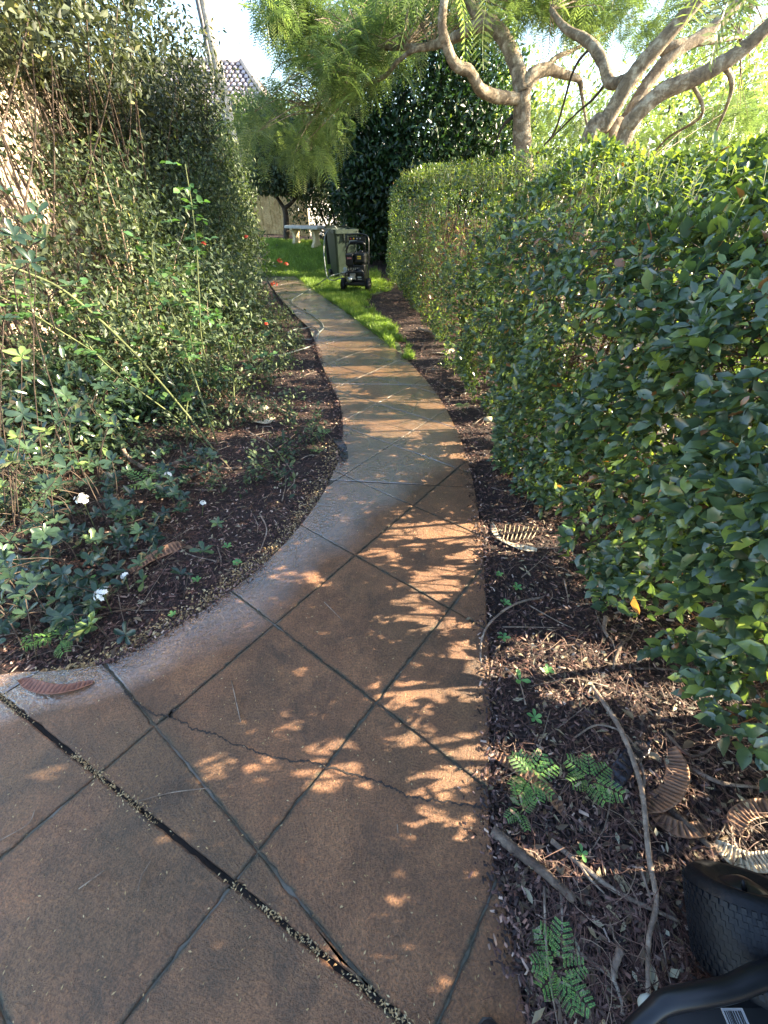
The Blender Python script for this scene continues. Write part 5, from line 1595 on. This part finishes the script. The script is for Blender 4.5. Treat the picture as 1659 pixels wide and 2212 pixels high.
# ================================================================== WHEELIE BIN
bx, by = -.98, 11.35
bz = tz(bx, by) + .0
wb = empty('wheelie_bin', (bx, by, bz)); tag(wb, 'dark green wheelie bin standing on the grass at the end of the hedge', 'bin')
Mw = Matrix.Translation((bx, by, bz)) @ Matrix.Rotation(R(24), 4, 'Z')
def loft(name, rings, mat, parent, Mx, close=True, cap=(True, True)):
    n_ = len(rings[0]); vs = [Mx @ Vector(p) for r_ in rings for p in r_]; fs = []
    for i in range(len(rings) - 1):
        for k_ in range(n_):
            k2 = (k_ + 1) % n_; fs.append((i * n_ + k_, i * n_ + k2, (i + 1) * n_ + k2, (i + 1) * n_ + k_))
    if cap[0]: fs.append(tuple(range(n_))[::-1])
    if cap[1]: fs.append(tuple((len(rings) - 1) * n_ + k_ for k_ in range(n_)))
    return link(name, mesh_py(name, vs, fs), parent, mat)
def rrect(hx, hy, z, c=.05, oy=0):
    out = []
    for (sx, sy, a0) in ((1, 1, 0), (-1, 1, 90), (-1, -1, 180), (1, -1, 270)):
        for k_ in range(4):
            a = R(a0 + k_ * 30); out.append((sx * (hx - c) + c * math.cos(a), oy + sy * (hy - c) + c * math.sin(a), z))
    return out
loft('body', [rrect(.215, .25, .03, .04, .02), rrect(.22, .255, .10, .04, .02), rrect(.275, .33, .98, .05)], M['binplastic'], wb, Mw, cap=(True, False))
loft('rim', [rrect(.285, .345, .93, .05), rrect(.30, .36, .935, .05), rrect(.30, .36, 1.01, .05), rrect(.27, .33, 1.012, .05), rrect(.262, .318, .93, .05)], M['binplastic'], wb, Mw, cap=(False, False))
loft('inside', [rrect(.262, .318, .90, .05), rrect(.255, .31, .895, .05)], M['bindark'], wb, Mw, cap=(True, True))
loft('lid', [rrect(.26, .025, .28, .012, .42), rrect(.29, .03, .98, .015, .40), rrect(.28, .04, 1.05, .02, .38)], M['bindark'], wb, Mw)
tube('handle', [Mw @ Vector((-.22, .40, 1.0)), Mw @ Vector((.22, .40, 1.0))], .016, M['binplastic'], wb, 8)
for sx in (-.06, .03):
    box('front_rib', (sx - .007, -.352, .80), (sx + .007, -.300, .935), M['bindark'], wb, Mw)
for sx in (-1, 1):
    Mq = Mw @ Matrix.Translation((sx * .24, .27, .10)) @ Matrix.Rotation(R(90), 4, 'Y')
    lathe('wheel', [(.03, -.03), (.10, -.03), (.10, .03), (.03, .03)], M['rubber'], wb, Mq, 20)
tube('axle', [Mw @ Vector((-.24, .27, .10)), Mw @ Vector((.24, .27, .10))], .012, M['steel'], wb, 8)

# ================================================================== PRESSURE WASHER
px, py_ = -.56, 9.45
pz = tz(px, py_) + .01
pw = empty('pressure_washer', (px, py_, pz)); tag(pw, 'black petrol pressure washer on two wheels in front of the bin', 'pressure washer')
Mp = Matrix.Translation((px, py_, pz)) @ Matrix.Rotation(R(-10), 4, 'Z')
def pt(x, y, z): return Mp @ Vector((x, y, z))
# wheels each side, axle towards the viewer
for sx in (-1, 1):
    Mq = Mp @ Matrix.Translation((sx * .255, -.05, .135)) @ Matrix.Rotation(R(90), 4, 'Y')
    wh = empty('wheel', tuple(Mq.translation - Vector((px, py_, pz)))); wh.parent = pw
    lathe('tyre', [(.085, -.04), (.125, -.042), (.135, -.025), (.135, .025), (.125, .042), (.085, .04)], M['rubber'], wh, Mq, 24)
    lathe('rim', [(.02, -.05), (.084, -.035), (.084, .035), (.02, .05)], M['blackplastic'], wh, Mq, 16)
tube('axle', [pt(-.25, -.05, .135), pt(.25, -.05, .135)], .012, M['blackmetal'], pw, 8)
# bumper loop in front
tube('front_bar', [pt(-.19, -.10, .14), pt(-.19, -.20, .22), pt(-.16, -.22, .36), pt(-.10, -.22, .385), pt(.14, -.22, .385), pt(.20, -.22, .36), pt(.215, -.20, .22), pt(.215, -.10, .14)], .014, M['blackmetal'], pw, 8, 5)
box('base_plate', (-.20, -.20, .155), (.22, .22, .20), M['blackmetal'], pw, Mp, .01)
# engine
box('engine_block', (-.15, -.12, .20), (.20, .16, .50), M['blackmetal'], pw, Mp, .02)
box('fuel_tank', (.0, -.17, .52), (.225, .15, .70), M['blackplastic'], pw, Mp, .04)
box('air_filter_cover', (-.165, -.185, .48), (-.012, .12, .685), M['blackplastic'], pw, Mp, .025)
lathe('fuel_cap', [(.03, 0), (.032, .02), (.02, .03)], M['blackplastic'], pw, Mp @ Matrix.Translation((.12, 0, .70)), 16)
lathe('recoil_starter', [(.09, 0), (.085, .02), (.05, .03), (.015, .04)], M['blackplastic'], pw, Mp @ Matrix.Translation((.09, -.12, .36)) @ Matrix.Rotation(R(90), 4, 'X'), 20)
lathe('pump', [(.05, 0), (.05, .09), (.035, .10), (.03, .14)], M['steel'], pw, Mp @ Matrix.Translation((-.15, -.02, .33)) @ Matrix.Rotation(R(-90), 4, 'Y'), 16)
lathe('pressure_gauge', [(.042, 0), (.042, .02), (.038, .026)], M['grey'], pw, Mp @ Matrix.Translation((-.185, -.14, .42)) @ Matrix.Rotation(R(80), 4, 'X'), 20)
box('muffler', (-.10, -.16, .24), (.02, -.115, .36), M['steel'], pw, Mp, .012)
lathe('pump_motor', [(.05, 0), (.052, .1), (.03, .11)], M['steel'], pw, Mp @ Matrix.Translation((-.10, -.12, .25)) @ Matrix.Rotation(R(90), 4, 'X'), 14)
# handle
tube('handle_frame', [pt(-.20, .16, .18), pt(-.22, .2, .6), pt(-.25, .24, .86), pt(-.22, .26, .955), pt(-.10, .27, .975), pt(.10, .27, .975), pt(.20, .26, .93), pt(.22, .22, .75), pt(.21, .16, .18)], .013, M['blackmetal'], pw, 8, 6)
tube('front_handle', [pt(-.18, .05, .60), pt(-.175, .0, .72), pt(-.12, -.03, .82), pt(-.03, -.04, .855), pt(.12, -.04, .855), pt(.19, -.03, .835), pt(.185, .02, .72), pt(.18, .05, .60)], .015, M['blackmetal'], pw, 8, 6)
tube('grip', [pt(-.09, -.04, .852), pt(.0, -.042, .862), pt(.14, -.042, .858), pt(.18, -.03, .84)], .028, M['rubber'], pw, 10)
box('nozzle_panel', (-.20, .262, .80), (.15, .275, .94), M['blackplastic'], pw, Mp, .004)
box('panel_label', (-.18, .256, .81), (-.02, .2605, .875), M['grey'], pw, Mp)
for i, mt in enumerate(('redlabel', 'yellow', 'rooftile', 'whitelabel')):
    lathe('spray_nozzle', [(.014, 0), (.014, .02), (.006, .03)], M[mt], pw, Mp @ Matrix.Translation((-.15 + i * .065, .26, .905)) @ Matrix.Rotation(R(90), 4, 'X'), 10)
box('red_sticker', (-.13, -.1885, .60), (-.035, -.1862, .63), M['redlabel'], pw, Mp)
box('yellow_sticker', (.07, -.1735, .60), (.145, -.1712, .655), M['yellow'], pw, Mp)
for k_, (a, b) in enumerate(((.077, .100), (.104, .116), (.120, .138))):
    box('sticker_print', (a, -.1755, .618), (b, -.1737, .636), M['blacklabel'], pw, Mp)
box('sticker_print', (-.12, -.1905, .609), (-.045, -.1887, .613), M['whitelabel'], pw, Mp)
box('sticker_print', (-.12, -.1905, .618), (-.045, -.1887, .622), M['whitelabel'], pw, Mp)
box('engine_label', (.06, -.166, .28), (.14, -.163, .305), M['grey'], pw, Mp)
box('engine_label', (.07, -.168, .25), (.15, -.165, .262), M['whitelabel'], pw, Mp)
v, f = [], []
for i in range(7):
    v, f = tube_data([pt(-.12 + i * .035, -.13, .45), pt(-.12 + i * .03, -.135, .40 + .02 * math.sin(i))], .006, 5, 2, 0, v, f)
link('cooling_fins', mesh_py('cooling_fins', v, f), pw, M['steel'])
tube('fuel_line', [pt(-.03, -.15, .5), pt(-.06, -.17, .43), pt(-.02, -.16, .38), pt(.03, -.14, .42)], .006, M['rubber'], pw, 6)

# hoses
def c5(x, y): return ((850 + x / 3.687) * .6636, (650 + y / 3.687) * .6636)
def hg(x, y, h=.012):
    u, v0 = c5(x, y); p = G(u, v0, .04)
    onp = path_left(p.y) < p.x < path_right(p.y)
    p.z = (PTOP if onp else tz(p.x, p.y)) + .013 + (h - .012)
    return p
def hy(x, y, Y):
    u, v0 = c5(x, y); return PY(u, v0, Y)
h1 = [pt(-.26, -.04, .34), hy(900, 895, 9.3), hy(800, 935, 9.15), hg(640, 1045, .04), hg(560, 1095), hg(460, 1150), hg(385, 1195), hg(370, 1240), hg(430, 1290), hg(520, 1340), hg(620, 1400), hg(715, 1475), hg(748, 1540), hg(700, 1595), hg(600, 1635), hg(500, 1635),
      hg(380, 1620), hg(320, 1580), hg(400, 1535), hg(510, 1525), hg(620, 1530), hg(680, 1570), hg(692, 1630, .03), hg(640, 1690), hg(540, 1750), hg(400, 1790), hg(250, 1822), hg(120, 1845), hg(0, 1860)]
ho = tube('garden_hose', h1, .0085, M['hose'], None, 10, 8)
tag(ho, 'long pale grey hose looping across the far path from the pressure washer', 'hose')
h2 = [Mw @ Vector((-.1, -.1, .92)), Mw @ Vector((-.2, -.15, 1.06)), hy(800, 375, 11.2), hy(765, 440, 11.1), hy(752, 600, 10.9), hy(765, 760, 10.6), hy(785, 900, 10.2), hy(810, 950, 9.9), hy(870, 968, 9.7), hy(930, 950, 9.6), pt(-.2, .05, .26)]
ho2 = tube('water_hose', h2, .0095, M['hose'], None, 10, 8)
tag(ho2, 'grey hose hanging over the bin rim and down to the pressure washer', 'hose')

# ================================================================== MACHINE AT THE LOWER RIGHT
mw0 = G(1560, 1960, .14)
mo = empty('lawn_mower', (mw0.x, mw0.y, 0)); tag(mo, 'black machine with a chunky wet tyre at the lower right corner', 'lawn mower')
TR, TW = .125, .125
wa, wc = G(1462, 1850, .13), G(1545, 2090, .13)
axd = (wc - wa); TWf = axd.length; axd = axd.normalized(); AX2 = Vector((axd.x, axd.y, -.62)).normalized()
ctr = (wa + wc) / 2
# the tread's left silhouette runs along the axle direction: the wheel centre lies one radius to the right
side = Vector((-axd.y, axd.x, 0)); side = side if side.x > 0 else -side
ctr = ctr + side * TR * .98; ctr.z = TR + tz(ctr.x, ctr.y)
ctr.z += .015; ctr.x -= .01; ctr.y -= .025
Mt = Matrix.Translation(ctr) @ AX2.to_track_quat('Z', 'Y').to_matrix().to_4x4()
hw = TWf / 2
wheel = empty('wheel', (ctr.x - mo.location.x, ctr.y - mo.location.y, ctr.z)); wheel.parent = mo
lathe('tyre', [(.070, -hw + .012), (.085, -hw + .002), (.100, -hw), (.117, -hw + .012), (TR, -hw + .035), (TR + .002, 0), (TR, hw - .035), (.117, hw - .012), (.100, hw), (.07, hw - .01)], M['rubber'], wheel, Mt, 48)
lathe('hub', [(.012, -hw - .004), (.03, -hw + .004), (.066, -hw + .02), (.068, hw - .02), (.03, hw)], M['blackplastic'], wheel, Mt, 24)
bm = bmesh.new()
for r_ in range(12):
    zc = -hw + .03 + (TWf - .06) * r_ / 11
    for k_ in range(46):
        a = 2 * math.pi * (k_ + .5 * (r_ % 2) + random.uniform(-.12, .12)) / 46
        Mk = Mt @ Matrix.Rotation(a, 4, 'Z') @ Matrix.Translation((TR + .001, 0, zc)) @ Matrix.Rotation(random.uniform(-.1, .1), 4, 'X')
        box_bm(bm, (-.003, -.0045, -.0055), (.0015, .0045, .0055), Mk)
bm_obj('tread_blocks', bm, M['rubber'], wheel)['kind'] = 'stuff'
lathe('valve', [(.006, 0), (.005, .018), (.003, .022)], M['rubber'], wheel, Mt @ Matrix.Translation((-.03, .05, -hw + .008)) @ Matrix.Rotation(R(180), 4, 'X'), 8)
def gh(u, v0, h): return G(u, v0, h)
tube('frame_tube', [gh(1330, 2260, .20), gh(1400, 2195, .22), gh(1440, 2165, .235), gh(1510, 2150, .24), gh(1580, 2135, .24), gh(1640, 2110, .24), gh(1720, 2095, .24)], [.014, .017, .019, .02, .02, .022, .022], M['blackplastic'], mo, 12)
lathe('knob', [(.014, 0), (.016, .012), (.016, .03), (.012, .036)], M['grey'], mo, Matrix.Translation(gh(1392, 2172, .17)), 16)
bm = bmesh.new()
q0 = gh(1600, 2235, .12)
box_bm(bm, (q0.x - .17, q0.y - .16, .07), (q0.x + .3, q0.y + .055, .16), None, .02)
bm_obj('deck', bm, M['blackplastic'], mo)
lb = gh(1585, 2190, .1625)
box('barcode_label', (lb.x - .022, lb.y - .03, .1605), (lb.x + .024, lb.y + .008, .1625), M['whitelabel'], mo)
xx = lb.x - .019
while xx < lb.x + .018:
    ww_ = random.uniform(.0008, .003)
    box('barcode_bar', (xx, lb.y - .026, .1627), (xx + ww_, lb.y + .004, .1640), M['blacklabel'], mo); xx += ww_ + random.uniform(.001, .003)
tube('support_strut', [(ctr.x, ctr.y - .0, ctr.z), (ctr.x + .02, ctr.y - .14, .15), (q0.x + .02, q0.y + .03, .13)], .014, M['blackmetal'], mo, 8)

# photographer's shoe tip at the bottom edge
tip = G(1052, 2203, .04)
shoe = empty('shoe', (tip.x, tip.y - .14, PTOP)); tag(shoe, 'rounded toe of a black shoe standing on the path at the bottom edge', 'shoe')
def ring(y, hx, z0, z1, n_=12):
    out = []
    for k_ in range(n_):
        a = 2 * math.pi * k_ / n_; out.append((tip.x + hx * math.cos(a), y, z0 + (z1 - z0) * (.5 + .5 * math.sin(a))))
    return out
prof = [(0.0, .008, .022, .034), (-.006, .020, .018, .042), (-.018, .031, .016, .050), (-.045, .041, .016, .060), (-.09, .046, .016, .072), (-.14, .040, .016, .092), (-.19, .036, .016, .11), (-.24, .038, .016, .105), (-.275, .030, .016, .09), (-.285, .012, .02, .07)]
loft('upper', [ring(tip.y + a, b, PTOP + c, PTOP + d) for a, b, c, d in prof], M['shoe'], shoe, Matrix.Identity(4)).data.polygons.foreach_set('use_smooth', [True] * (12 * 9 + 2))
loft('sole', [ring(tip.y + a + (.004 if i == 0 else 0), b + .003, PTOP + .0005, PTOP + .02) for i, (a, b, c, d) in enumerate(prof)], M['sole'], shoe, Matrix.Identity(4))
